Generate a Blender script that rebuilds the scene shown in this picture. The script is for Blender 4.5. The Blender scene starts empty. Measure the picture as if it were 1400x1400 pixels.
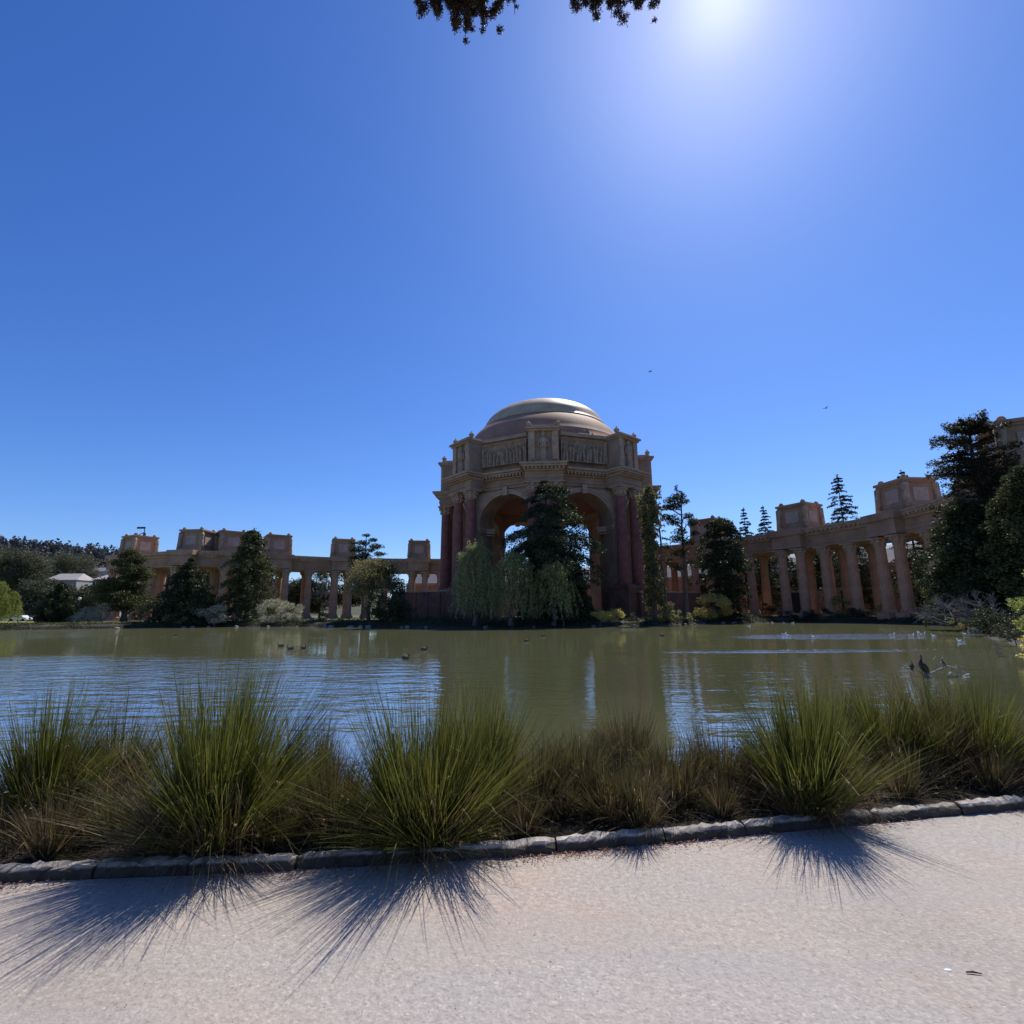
import bpy, bmesh, math, random
import numpy as np
from mathutils import Vector, Matrix
random.seed(7); RNG = np.random.default_rng(7)
S = bpy.context.scene; C = S.collection
PI = math.pi; R_ = math.radians

# ------------------------------------------------------------------ camera
EYE = 1.6
TILT = math.atan(138/700); ROLL = R_(0.5)
fw = Vector((0, math.cos(TILT), math.sin(TILT))); up0 = Vector((0, -math.sin(TILT), math.cos(TILT))); ri0 = Vector((1, 0, 0))
UP = up0*math.cos(ROLL) + ri0*math.sin(ROLL); RI = ri0*math.cos(ROLL) - up0*math.sin(ROLL)
cd = bpy.data.cameras.new('camera'); cam = bpy.data.objects.new('camera', cd); C.objects.link(cam)
cd.sensor_width = 36; cd.lens = 18; cd.clip_start = 0.05; cd.clip_end = 20000
M = Matrix((RI, UP, -fw)).transposed().to_4x4(); M.translation = Vector((0, 0, EYE)); cam.matrix_world = M
S.camera = cam
def ray(px, py): return fw + RI*((px-700)/700) + UP*((700-py)/700)
def at(px, py, Y):
    d = ray(px, py); s = Y/d.y; return Vector((d.x*s, Y, EYE + d.z*s))
def gnd(px, py, z):
    d = ray(px, py); s = (z-EYE)/d.z; return Vector((d.x*s, d.y*s, z))

# ------------------------------------------------------------------ light
SUN = ray(985, -14).normalized()
SEL = math.asin(SUN.z); SAZ = math.atan2(SUN.x, SUN.y)
w = bpy.data.worlds.new('World'); S.world = w; w.use_nodes = True
nt = w.node_tree; bg = nt.nodes['Background']
sky = nt.nodes.new('ShaderNodeTexSky'); sky.sky_type = 'NISHITA'; sky.sun_disc = False
sky.sun_elevation = SEL; sky.sun_rotation = SAZ
sky.altitude = 0; sky.air_density = 1.0; sky.dust_density = 0.35; sky.ozone_density = 3.0
hs = nt.nodes.new('ShaderNodeHueSaturation'); hs.inputs['Saturation'].default_value = 1.0
tn = nt.nodes.new('ShaderNodeVectorMath'); tn.operation = 'MULTIPLY'; tn.inputs[1].default_value = (0.60, 0.86, 1.38)
nt.links.new(sky.outputs[0], tn.inputs[0]); sc_ = nt.nodes.new('ShaderNodeSeparateColor'); cc_ = nt.nodes.new('ShaderNodeCombineColor'); nt.links.new(tn.outputs[0], sc_.inputs[0])
for i_, (k_, e_) in enumerate(((1.633/1.478**1.40, 1.40), (3.911/3.344**1.2, 1.2), (1.17, 1.0))):
    pw = nt.nodes.new('ShaderNodeMath'); pw.operation = 'POWER'; pw.inputs[1].default_value = e_; nt.links.new(sc_.outputs[i_], pw.inputs[0])
    ml = nt.nodes.new('ShaderNodeMath'); ml.operation = 'MULTIPLY'; ml.inputs[1].default_value = k_; nt.links.new(pw.outputs[0], ml.inputs[0]); nt.links.new(ml.outputs[0], cc_.inputs[i_])
nt.links.new(cc_.outputs[0], hs.inputs['Color'])
# aureole of scattered light round the sun, a property of the sky itself
tc = nt.nodes.new('ShaderNodeTexCoord'); dp = nt.nodes.new('ShaderNodeVectorMath'); dp.operation = 'DOT_PRODUCT'
nt.links.new(tc.outputs['Generated'], dp.inputs[0]); dp.inputs[1].default_value = SUN
def mnode(op, a, b=None):
    n = nt.nodes.new('ShaderNodeMath'); n.operation = op; n.use_clamp = False
    for i, v in enumerate((a, b)):
        if v is None: continue
        if isinstance(v, (int, float)): n.inputs[i].default_value = v
        else: nt.links.new(v, n.inputs[i])
    return n.outputs[0]
cl = mnode('MAXIMUM', dp.outputs['Value'], 0.0)
g1 = mnode('MULTIPLY', mnode('POWER', cl, 14.0), 0.15)
g2 = mnode('MULTIPLY', mnode('POWER', cl, 70.0), 0.9)
g3 = mnode('MULTIPLY', mnode('POWER', cl, 600.0), 3.5)
gs = mnode('ADD', mnode('ADD', g1, g2), g3)
mx = nt.nodes.new('ShaderNodeMix'); mx.data_type = 'RGBA'; mx.blend_type = 'ADD'; mx.inputs[0].default_value = 1
cm = nt.nodes.new('ShaderNodeVectorMath'); cm.operation = 'SCALE'; cm.inputs[0].default_value = (1.0, 0.93, 0.95)
nt.links.new(gs, cm.inputs['Scale'])
nt.links.new(hs.outputs[0], mx.inputs[6]); nt.links.new(cm.outputs[0], mx.inputs[7])
nt.links.new(mx.outputs[2], bg.inputs['Color']); bg.inputs['Strength'].default_value = 0.088
sl = bpy.data.lights.new('sun', 'SUN'); sl.energy = 5.0; sl.angle = R_(0.53); sl.color = (1, 0.955, 0.88)
so = bpy.data.objects.new('sun', sl); C.objects.link(so); so.rotation_euler = (-SUN).to_track_quat('-Z', 'Y').to_euler()
so.location = (0, 0, 200)
S.view_settings.view_transform = 'Standard'; S.view_settings.look = 'None'
S.view_settings.gamma = 1; S.view_settings.exposure = 0.0
try:
    S.cycles.max_bounces = 6; S.cycles.transparent_max_bounces = 8; S.cycles.sample_clamp_indirect = 8
except Exception: pass

# ------------------------------------------------------------------ materials
MATS = {}
def mat(name, col, rough=0.85, var=0.0, scale=1.0, col2=None, bump=0.0, bscale=None, detail=6, metal=0.0, spec=0.3, stretch=None):
    if name in MATS: return MATS[name]
    m = bpy.data.materials.new(name); m.use_nodes = True; t = m.node_tree; b = t.nodes['Principled BSDF']
    b.inputs['Roughness'].default_value = rough; b.inputs['Metallic'].default_value = metal
    b.inputs['Specular IOR Level'].default_value = spec
    b.inputs['Base Color'].default_value = (*col, 1)
    tc = t.nodes.new('ShaderNodeTexCoord'); vec = tc.outputs['Object']
    if stretch:
        mp = t.nodes.new('ShaderNodeMapping'); mp.inputs['Scale'].default_value = stretch
        t.links.new(vec, mp.inputs[0]); vec = mp.outputs[0]
    if var or col2:
        n = t.nodes.new('ShaderNodeTexNoise'); n.inputs['Scale'].default_value = scale; n.inputs['Detail'].default_value = detail
        n.inputs['Roughness'].default_value = 0.65; t.links.new(vec, n.inputs['Vector'])
        r = t.nodes.new('ShaderNodeValToRGB'); t.links.new(n.outputs['Fac'], r.inputs[0])
        c2 = col2 or tuple(min(1, c*(1+var)) for c in col)
        c1 = col if col2 else tuple(c*(1-var) for c in col)
        r.color_ramp.elements[0].color = (*c1, 1); r.color_ramp.elements[1].color = (*c2, 1)
        r.color_ramp.elements[0].position = 0.32; r.color_ramp.elements[1].position = 0.68
        t.links.new(r.outputs[0], b.inputs['Base Color'])
    if bump:
        n2 = t.nodes.new('ShaderNodeTexNoise'); n2.inputs['Scale'].default_value = bscale or scale*3; n2.inputs['Detail'].default_value = 8
        t.links.new(vec, n2.inputs['Vector'])
        bp = t.nodes.new('ShaderNodeBump'); bp.inputs['Strength'].default_value = 1; bp.inputs['Distance'].default_value = bump
        t.links.new(n2.outputs['Fac'], bp.inputs['Height']); t.links.new(bp.outputs[0], b.inputs['Normal'])
    MATS[name] = m; return m
def leaf(name, c1, c2, trans=0.35, rough=0.55):
    if name in MATS: return MATS[name]
    m = bpy.data.materials.new(name); m.use_nodes = True; t = m.node_tree; b = t.nodes['Principled BSDF']; out = t.nodes['Material Output']
    g = t.nodes.new('ShaderNodeNewGeometry'); r = t.nodes.new('ShaderNodeValToRGB')
    t.links.new(g.outputs['Random Per Island'], r.inputs[0])
    r.color_ramp.elements[0].color = (*c1, 1); r.color_ramp.elements[1].color = (*c2, 1)
    t.links.new(r.outputs[0], b.inputs['Base Color']); b.inputs['Roughness'].default_value = rough; b.inputs['Specular IOR Level'].default_value = 0.25
    tr = t.nodes.new('ShaderNodeBsdfTranslucent'); t.links.new(r.outputs[0], tr.inputs[0])
    ms = t.nodes.new('ShaderNodeMixShader'); ms.inputs[0].default_value = trans
    t.links.new(b.outputs[0], ms.inputs[1]); t.links.new(tr.outputs[0], ms.inputs[2]); t.links.new(ms.outputs[0], out.inputs[0])
    MATS[name] = m; return m
ochre = mat('ochre_stucco', (0.30, 0.175, 0.105), 0.9, scale=0.35, col2=(0.46, 0.30, 0.19), bump=0.05, bscale=2.5)
ochre2 = mat('ochre_trim', (0.36, 0.23, 0.145), 0.9, scale=0.8, col2=(0.54, 0.38, 0.25), bump=0.08, bscale=3.0)
relief_m = mat('relief_stone', (0.28, 0.19, 0.12), 0.95, scale=1.2, col2=(0.52, 0.38, 0.26), bump=0.25, bscale=2.2)
redcol = mat('red_marbled_column', (0.20, 0.065, 0.050), 0.75, scale=0.9, col2=(0.33, 0.135, 0.10), bump=0.02)
colm = mat('pink_ochre_column', (0.40, 0.20, 0.115), 0.85, scale=0.5, col2=(0.56, 0.33, 0.20), bump=0.03)
salmon = mat('salmon_wall', (0.42, 0.16, 0.10), 0.9, scale=0.2, col2=(0.55, 0.27, 0.17), bump=0.03)
roofgrey = mat('grey_roof', (0.22, 0.21, 0.21), 0.8, var=0.15, scale=0.3)
dome_gold = mat('dome_cap_paint', (0.46, 0.31, 0.16), 0.50, scale=0.5, col2=(0.62, 0.45, 0.26), spec=0.4)
dome_brown = mat('dome_base_paint', (0.30, 0.15, 0.085), 0.7, scale=0.4, col2=(0.42, 0.23, 0.13))
darkwall = mat('terrace_wall', (0.14, 0.065, 0.05), 0.9, scale=0.6, col2=(0.24, 0.12, 0.09), bump=0.1, bscale=1.5)
soilfloor = mat('worn_brown_paving', (0.06, 0.045, 0.035), .9, scale=1, col2=(0.13, 0.10, 0.08))
doorm = mat('dark_door', (0.03, 0.035, 0.035), 0.6)
bark = mat('bark', (0.07, 0.05, 0.038), 0.95, scale=3, col2=(0.16, 0.12, 0.09), bump=0.03, bscale=9, stretch=(1, 1, 0.2))
deadm = mat('weathered_dead_wood', (0.07, 0.06, 0.055), 0.9, scale=4, col2=(0.24, 0.22, 0.20))
greybark = mat('bleached_wood', (0.22, 0.20, 0.18), 0.9, scale=4, col2=(0.5, 0.47, 0.42), bump=0.01, bscale=20)
white = mat('white_paint', (0.75, 0.75, 0.73), 0.5)
glassd = mat('window_glass', (0.03, 0.035, 0.04), 0.1, spec=0.6)
metal_d = mat('dark_metal', (0.04, 0.04, 0.045), 0.5)
tyre = mat('tyre_rubber', (0.02, 0.02, 0.02), 0.9)
rockm = mat('shore_rock', (0.13, 0.115, 0.095), 0.9, scale=3, col2=(0.36, 0.33, 0.28), bump=0.05)
L_dark = leaf('leaf_dark_conifer', (0.010, 0.020, 0.010), (0.085, 0.095, 0.035), 0.32)
L_cedar = leaf('leaf_cedar', (0.02, 0.03, 0.013), (0.15, 0.15, 0.045), 0.32)
L_cyp = leaf('leaf_far_cypress', (0.05, 0.06, 0.035), (0.17, 0.165, 0.09), 0.3)
L_olive = leaf('leaf_olive', (0.07, 0.07, 0.03), (0.38, 0.33, 0.14), 0.5)
L_wil = leaf('leaf_willow', (0.09, 0.11, 0.04), (0.48, 0.49, 0.20), 0.55)
L_bright = leaf('leaf_bright', (0.12, 0.16, 0.03), (0.40, 0.42, 0.11), 0.5)
L_grey = leaf('leaf_grey_bush', (0.18, 0.18, 0.10), (0.62, 0.60, 0.42), 0.45)
L_gold = leaf('leaf_golden', (0.32, 0.27, 0.05), (0.80, 0.68, 0.24), 0.6)
L_red = leaf('leaf_redwood', (0.015, 0.02, 0.012), (0.11, 0.095, 0.05), 0.35)
L_hill = leaf('leaf_hill_wood', (0.045, 0.06, 0.065), (0.11, 0.10, 0.10), 0.15)

# ------------------------------------------------------------------ helpers
def tag(o, label=None, cat=None, group=None, kind=None):
    if label: o['label'] = label
    if cat: o['category'] = cat
    if group: o['group'] = group
    if kind: o['kind'] = kind
    return o
def thing(name, label, cat, loc=(0, 0, 0), rz=0, group=None):
    o = bpy.data.objects.new(name, None); C.objects.link(o); o.location = loc; o.rotation_euler = (0, 0, rz)
    o.empty_display_size = 0.3
    return tag(o, label, cat, group)
def link(name, me, m, parent=None, smooth=False):
    if m is not None and not me.materials: me.materials.append(m)
    if smooth: me.shade_smooth()
    o = bpy.data.objects.new(name, me); C.objects.link(o)
    if parent is not None: o.parent = parent
    return o
def npmesh(name, V, F):
    """V (n,3) array, F (m,k) index array"""
    me = bpy.data.meshes.new(name); V = np.asarray(V, dtype=np.float32); F = np.asarray(F, dtype=np.int32)
    k = F.shape[1]
    me.vertices.add(len(V)); me.vertices.foreach_set('co', V.ravel())
    me.loops.add(F.size); me.loops.foreach_set('vertex_index', F.ravel())
    me.polygons.add(len(F)); me.polygons.foreach_set('loop_start', np.arange(0, F.size, k, dtype=np.int32))
    me.update(calc_edges=True); return me
class MB:
    def __init__(s): s.v = []; s.f = []
    def add(s, vs, fs):
        o = len(s.v); s.v += [tuple(v) for v in vs]; s.f += [tuple(i+o for i in f) for f in fs]; return s
    def box(s, c, d, rz=0, taper=1.0):
        cx, cy, cz = c; x, y, z = d[0]/2, d[1]/2, d[2]/2; cs, sn = math.cos(rz), math.sin(rz); vs = []
        for k, (a, b) in ((-1, (1, 1)), (1, (taper, taper))):
            for i, j in ((-1, -1), (1, -1), (1, 1), (-1, 1)):
                px, py = i*x*a, j*y*b; vs.append((cx+px*cs-py*sn, cy+px*sn+py*cs, cz+k*z))
        return s.add(vs, [(0, 3, 2, 1), (4, 5, 6, 7), (0, 1, 5, 4), (1, 2, 6, 5), (2, 3, 7, 6), (3, 0, 4, 7)])
    def lathe(s, c, prof, n=20, a0=0.0, sx=1, sy=1, flute=0):
        vs = []; cx, cy, cz = c
        for r, z in prof:
            for i in range(n):
                a = a0+2*PI*i/n; rr = r*(1-(flute if i % 2 else 0)); vs.append((cx+rr*sx*math.cos(a), cy+rr*sy*math.sin(a), cz+z))
        fs = []
        for j in range(len(prof)-1):
            for i in range(n):
                fs.append((j*n+i, j*n+(i+1) % n, (j+1)*n+(i+1) % n, (j+1)*n+i))
        fs.append(tuple(range(n-1, -1, -1))); fs.append(tuple((len(prof)-1)*n+i for i in range(n)))
        return s.add(vs, fs)
    def tube(s, pts, rad, n=6, flat=1.0):
        pts = [Vector(p) for p in pts]; m = len(pts)
        if not hasattr(rad, '__len__'): rad = [rad]*m
        vs = []; u = None
        for i, p in enumerate(pts):
            t = (pts[min(i+1, m-1)]-pts[max(i-1, 0)])
            t = t.normalized() if t.length > 1e-9 else Vector((0, 0, 1))
            if u is None: u = t.orthogonal().normalized() if abs(t.z) > .9 else t.cross(Vector((0, 0, 1))).normalized()
            u = (u - t*u.dot(t)); u = u.normalized() if u.length > 1e-6 else t.orthogonal().normalized()
            v = t.cross(u)
            for k in range(n):
                a = 2*PI*k/n; vs.append(p+u*(math.cos(a)*rad[i]*flat)+v*(math.sin(a)*rad[i]))
        fs = [(j*n+k, j*n+(k+1) % n, (j+1)*n+(k+1) % n, (j+1)*n+k) for j in range(m-1) for k in range(n)]
        fs.append(tuple(range(n-1, -1, -1))); fs.append(tuple((m-1)*n+k for k in range(n)))
        return s.add(vs, fs)
    def mesh(s, name):
        me = bpy.data.meshes.new(name); me.from_pydata(s.v, [], s.f); me.update()
        b = bmesh.new(); b.from_mesh(me); bmesh.ops.recalc_face_normals(b, faces=b.faces); b.to_mesh(me); b.free(); return me
    def build(s, name, m, parent=None, smooth=False): return link(name, s.mesh(name), m, parent, smooth)
def dup(root, loc, rz=None, label=None, scale=None):
    r = root.copy(); C.objects.link(r); r.location = loc
    if rz is not None: r.rotation_euler = (0, 0, rz)
    if scale: r.scale = (scale,)*3 if not hasattr(scale, '__len__') else scale
    if label: r['label'] = label
    for ch in list(root.children):
        c = ch.copy(); C.objects.link(c); c.parent = r
        for g in ch.children:
            d = g.copy(); C.objects.link(d); d.parent = c
    return r

# ------------------------------------------------------------------ ground, water, path
WZ = -0.5
shore_px = [(0, 862), (140, 860), (300, 857), (440, 857), (600, 858), (800, 857), (900, 855), (1000, 852), (1100, 850.5), (1200, 851.5), (1290, 855)]
shore = [gnd(x, y, WZ) for x, y in shore_px]
shore = [Vector((-190, 75, WZ)), Vector((-130, 84, WZ))] + shore + [Vector((50, 56, WZ)), Vector((36, 40, WZ)), Vector((27, 26.5, WZ)), Vector((23.5, 19.5, WZ)), Vector((26, 12, WZ)), Vector((24, 10.4, WZ))]
near = [Vector((14, 8.6, WZ)), Vector((6, 6.9, WZ)), Vector((0, 5.9, WZ)), Vector((-6, 5.3, WZ)), Vector((-14, 4.2, WZ)), Vector((-30, 2, WZ)), Vector((-80, -6, WZ)), Vector((-150, -15, WZ)), Vector((-230, 10, WZ)), Vector((-240, 55, WZ))]
loop = shore + near
def resample(lp, step=2.0):
    out = []
    for i in range(len(lp)):
        a, b = lp[i], lp[(i+1) % len(lp)]; n = max(1, int((b-a).length/step))
        for k in range(n):
            out.append(a.lerp(b, k/n))
    return out
lp = resample(loop, 2.5)
rw = [random.uniform(-0.5, 0.5) for _ in lp]
ctr = Vector((-40, 45, 0)); nL = len(lp)
nor = []
for i in range(nL):
    t = lp[(i+1) % nL]-lp[i-1]; n_ = Vector((-t.y, t.x, 0)).normalized()
    # outward of a clockwise loop
    nor.append(n_)
def outward(i): return nor[i]
if (lp[5]+nor[5]-ctr).length < (lp[5]-nor[5]-ctr).length: nor = [-v for v in nor]
b = bmesh.new(); rings = []
def isnear(p): return p.y < 12.5 and p.x < 32 and p.x > -60
for off, z in ((-3, -1.5), (-0.3, WZ-0.12), (0.35, WZ+0.12), (1.3, 0.1), (4.5, 0.55)):
    ring = []
    for i, p in enumerate(lp):
        wv = 0.6*math.sin(i*1.7)+rw[i]
        if isnear(p): wv *= 0.15
        q = p + nor[i]*(off+wv*(0.6 if off > -1 else 0)); zz = z
        if isnear(p):
            zz = min(z, -0.035)
            if off > 1.4: q = p + nor[i]*1.6
        ring.append(b.verts.new((q.x, q.y, zz)))
    rings.append(ring)
for z, rad in ((0.6, 330), (1.0, 900), (1.0, 9000)):
    ring = []
    for i, p in enumerate(lp):
        d = (p-ctr); d.z = 0; d.normalize(); q = ctr + d*rad
        zz = z if not (q.y < 0) else -0.04
        if rad == 330 and q.y < 60: zz = -0.04
        ring.append(b.verts.new((q.x, q.y, zz)))
    rings.append(ring)
for r0, r1 in zip(rings, rings[1:]):
    for i in range(nL):
        j = (i+1) % nL; b.faces.new((r0[i], r0[j], r1[j], r1[i]))
bmesh.ops.recalc_face_normals(b, faces=b.faces)
gm = bpy.data.meshes.new('ground'); b.to_mesh(gm); b.free()
gmat = bpy.data.materials.new('ground_soil_grass'); gmat.use_nodes = True; t = gmat.node_tree; bs = t.nodes['Principled BSDF']
gg = t.nodes.new('ShaderNodeNewGeometry'); n1 = t.nodes.new('ShaderNodeTexNoise'); n1.inputs['Scale'].default_value = 0.06; n1.inputs['Detail'].default_value = 5
n2 = t.nodes.new('ShaderNodeTexNoise'); n2.inputs['Scale'].default_value = 1.5; n2.inputs['Detail'].default_value = 8
t.links.new(gg.outputs['Position'], n1.inputs['Vector']); t.links.new(gg.outputs['Position'], n2.inputs['Vector'])
ra = t.nodes.new('ShaderNodeValToRGB'); ra.color_ramp.elements[0].color = (0.06, 0.075, 0.022, 1); ra.color_ramp.elements[1].color = (0.14, 0.14, 0.05, 1)
rb = t.nodes.new('ShaderNodeValToRGB'); rb.color_ramp.elements[0].color = (0.02, 0.016, 0.012, 1); rb.color_ramp.elements[1].color = (0.06, 0.045, 0.032, 1)
t.links.new(n2.outputs['Fac'], ra.inputs[0]); t.links.new(n2.outputs['Fac'], rb.inputs[0])
sx = t.nodes.new('ShaderNodeSeparateXYZ'); t.links.new(gg.outputs['Position'], sx.inputs[0])
mr = t.nodes.new('ShaderNodeMapRange'); mr.inputs[1].default_value = 0.08; mr.inputs[2].default_value = 0.3; t.links.new(sx.outputs['Z'], mr.inputs[0])
mc = t.nodes.new('ShaderNodeMix'); mc.data_type = 'RGBA'; t.links.new(mr.outputs[0], mc.inputs[0]); t.links.new(rb.outputs[0], mc.inputs[6]); t.links.new(ra.outputs[0], mc.inputs[7])
t.links.new(mc.outputs[2], bs.inputs['Base Color']); bs.inputs['Roughness'].default_value = 0.95
bp = t.nodes.new('ShaderNodeBump'); bp.inputs['Distance'].default_value = 0.05; t.links.new(n2.outputs['Fac'], bp.inputs['Height']); t.links.new(bp.outputs[0], bs.inputs['Normal'])
tag(link('ground', gm, gmat), kind='structure')

# water
wm = bpy.data.materials.new('lagoon_water'); wm.use_nodes = True; t = wm.node_tree; bs = t.nodes['Principled BSDF']
bs.inputs['Base Color'].default_value = (0.172, 0.176, 0.084, 1); bs.inputs['Roughness'].default_value = 0.04
bs.inputs['IOR'].default_value = 1.34; bs.inputs['Specular IOR Level'].default_value = 0.5
gg = t.nodes.new('ShaderNodeNewGeometry')
def wnoise(scale, det, sc=(1, 1, 1), rot=0.0):
    mp = t.nodes.new('ShaderNodeMapping'); mp.inputs['Scale'].default_value = sc; mp.inputs['Rotation'].default_value = (0, 0, rot)
    t.links.new(gg.outputs['Position'], mp.inputs[0])
    n = t.nodes.new('ShaderNodeTexNoise'); n.inputs['Scale'].default_value = scale; n.inputs['Detail'].default_value = det; n.inputs['Roughness'].default_value = 0.5
    t.links.new(mp.outputs[0], n.inputs['Vector']); return n.outputs['Fac']
def tm(op, a, b_=None, c_=None):
    n = t.nodes.new('ShaderNodeMath'); n.operation = op
    for i, v in enumerate((a, b_, c_)):
        if v is None: continue
        if isinstance(v, (int, float)): n.inputs[i].default_value = v
        else: t.links.new(v, n.inputs[i])
    return n.outputs[0]
def tmap(v, a, b_, c_=0.0, d_=1.0):
    n = t.nodes.new('ShaderNodeMapRange'); n.interpolation_type = 'SMOOTHSTEP'
    for i, x in enumerate((v, a, b_, c_, d_)):
        if isinstance(x, (int, float)): n.inputs[i].default_value = x
        else: t.links.new(x, n.inputs[i])
    return n.outputs[0]
big = wnoise(1.1, 2, (0.6, 1.3, 1), 0.25); small = wnoise(5.0, 2, (0.6, 1.2, 1), -0.2)
gust = tmap(wnoise(0.05, 3, (0.5, 1.6, 1), 0.1), 0.40, 0.62, 0.35, 1.0)
sep = t.nodes.new('ShaderNodeSeparateXYZ'); t.links.new(gg.outputs['Position'], sep.inputs[0])
def patch(cx, cy, rx, ry):
    dx = tm('DIVIDE', tm('SUBTRACT', sep.outputs['X'], cx), rx); dy = tm('DIVIDE', tm('SUBTRACT', sep.outputs['Y'], cy), ry)
    return tmap(tm('ADD', tm('MULTIPLY', dx, dx), tm('MULTIPLY', dy, dy)), 0.3, 1.0, 1.0, 0.0)
edge_y = tm('ADD', sep.outputs['Y'], tm('MULTIPLY', tm('SUBTRACT', wnoise(0.08, 3), 0.5), 14.0))
nearr = tmap(edge_y, 23.0, 31.0, 1.6, 0.55)     # the breeze ruffles the near half of the lagoon
gust = tm('ADD', tm('MULTIPLY', gust, nearr), tm('ADD', tm('MULTIPLY', patch(-68, 66, 34, 24), 2.2), tm('MULTIPLY', patch(-22, 15, 25, 17), 3.4)))
hgt = tm('MULTIPLY', tm('ADD', tm('MULTIPLY', big, 0.020), tm('MULTIPLY', small, 0.0060)), gust)
# a choppy patch where birds splash, and a band of wind ripples
sep = t.nodes.new('ShaderNodeSeparateXYZ'); t.links.new(gg.outputs['Position'], sep.inputs[0])
def patch(cx, cy, rx, ry):
    dx = tm('DIVIDE', tm('SUBTRACT', sep.outputs['X'], cx), rx); dy = tm('DIVIDE', tm('SUBTRACT', sep.outputs['Y'], cy), ry)
    return tmap(tm('ADD', tm('MULTIPLY', dx, dx), tm('MULTIPLY', dy, dy)), 0.3, 1.0, 1.0, 0.0)
chop = tm('MULTIPLY', wnoise(2.2, 3, (0.5, 1.2, 1), 0.0), tm('MULTIPLY', patch(30, 43, 16, 6), 0.16))
chop2 = tm('MULTIPLY', wnoise(2.5, 2, (0.5, 1.5, 1), 0.0), tm('MULTIPLY', patch(15, 28, 9, 1.2), 0.08))
hgt = tm('ADD', hgt, tm('ADD', chop, chop2))
bp = t.nodes.new('ShaderNodeBump'); bp.inputs['Strength'].default_value = 1.0; bp.inputs['Distance'].default_value = 1.0
t.links.new(hgt, bp.inputs['Height']); t.links.new(bp.outputs[0], bs.inputs['Normal'])
# surface mirror, stronger towards grazing view; murky body below
gl = t.nodes.new('ShaderNodeBsdfGlossy'); gl.inputs['Roughness'].default_value = 0.045; gl.inputs['Color'].default_value = (0.97, 0.97, 0.97, 1); t.links.new(bp.outputs[0], gl.inputs['Normal'])
lw = t.nodes.new('ShaderNodeLayerWeight'); lw.inputs['Blend'].default_value = 0.5
fac = tm('MINIMUM', tm('POWER', lw.outputs['Facing'], 1.7), 0.78); bs.inputs['Specular IOR Level'].default_value = 0.0
msh = t.nodes.new('ShaderNodeMixShader'); t.links.new(fac, msh.inputs[0]); t.links.new(bs.outputs[0], msh.inputs[1]); t.links.new(gl.outputs[0], msh.inputs[2]); t.links.new(msh.outputs[0], t.nodes['Material Output'].inputs[0])
wv = [(p+nor[i]*2.2) for i, p in enumerate(lp)]
b = bmesh.new(); vs = [b.verts.new((p.x, p.y, WZ)) for p in wv]; fc = b.faces.new(vs)
bmesh.ops.triangulate(b, faces=b.faces); bmesh.ops.recalc_face_normals(b, faces=b.faces)
if sum(f.normal.z for f in b.faces) < 0: bmesh.ops.reverse_faces(b, faces=b.faces)
me = bpy.data.meshes.new('water'); b.to_mesh(me); b.free(); tag(link('water', me, wm), kind='structure')

# path
pm = bpy.data.materials.new('path_aggregate'); pm.use_nodes = True; t = pm.node_tree; bs = t.nodes['Principled BSDF']
gg = t.nodes.new('ShaderNodeNewGeometry'); bs.inputs['Roughness'].default_value = 0.85; bs.inputs['Specular IOR Level'].default_value = 0.3
def ramp(v, stops):
    r = t.nodes.new('ShaderNodeValToRGB'); t.links.new(v, r.inputs[0]); e = r.color_ramp.elements
    while len(e) < len(stops): e.new(0.5)
    for i, (p_, c_) in enumerate(stops): e[i].position = p_; e[i].color = (*c_, 1)
    return r.outputs[0]
def mixc(f, a, b_, mode='MIX'):
    n = t.nodes.new('ShaderNodeMix'); n.data_type = 'RGBA'; n.blend_type = mode
    for i, x in ((0, f), (6, a), (7, b_)):
        if isinstance(x, (int, float)): n.inputs[i].default_value = x
        elif isinstance(x, tuple): n.inputs[i].default_value = (*x, 1)
        else: t.links.new(x, n.inputs[i])
    return n.outputs[2]
big = wnoise(0.55, 6); base = ramp(big, [(0.28, (0.35, 0.305, 0.26)), (0.42, (0.42, 0.37, 0.315)), (0.56, (0.45, 0.37, 0.305)), (0.72, (0.45, 0.425, 0.375))])
band = wnoise(0.5, 3, (0.35, 1.4, 1), 0.05); base = mixc(tmap(band, 0.45, 0.62, 0, 0.75), base, (0.39, 0.37, 0.34))
vo = t.nodes.new('ShaderNodeTexVoronoi'); vo.inputs['Scale'].default_value = 95; t.links.new(gg.outputs['Position'], vo.inputs['Vector'])
sepc = t.nodes.new('ShaderNodeSeparateColor'); t.links.new(vo.outputs['Color'], sepc.inputs[0])
spk = ramp(sepc.outputs[0], [(0.0, (0.62, 0.60, 0.58)), (0.15, (0.88, 0.87, 0.86)), (0.6, (1.0, 0.98, 0.96)), (0.93, (1.05, 1.03, 1.0)), (0.985, (1.45, 1.4, 1.3))])
base = mixc(0.55, base, spk, 'MULTIPLY')
fine = ramp(wnoise(30, 5), [(0.3, (0.80, 0.78, 0.78)), (0.7, (1.12, 1.12, 1.12))]); base = mixc(0.9, base, fine, 'MULTIPLY')
wear = tmap(wnoise(1.3, 7, (0.3, 1.8, 1), 0.08), 0.52, 0.60, 0.0, 0.30); base = mixc(wear, base, (0.34, 0.31, 0.29)); stain = tmap(wnoise(1.8, 5), 0.60, 0.72, 0.0, 0.35); base = mixc(stain, base, (0.36, 0.25, 0.18))
t.links.new(base, bs.inputs['Base Color'])
bp = t.nodes.new('ShaderNodeBump'); bp.inputs['Distance'].default_value = 0.006; t.links.new(wnoise(60, 6), bp.inputs['Height']); t.links.new(bp.outputs[0], bs.inputs['Normal'])
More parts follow.
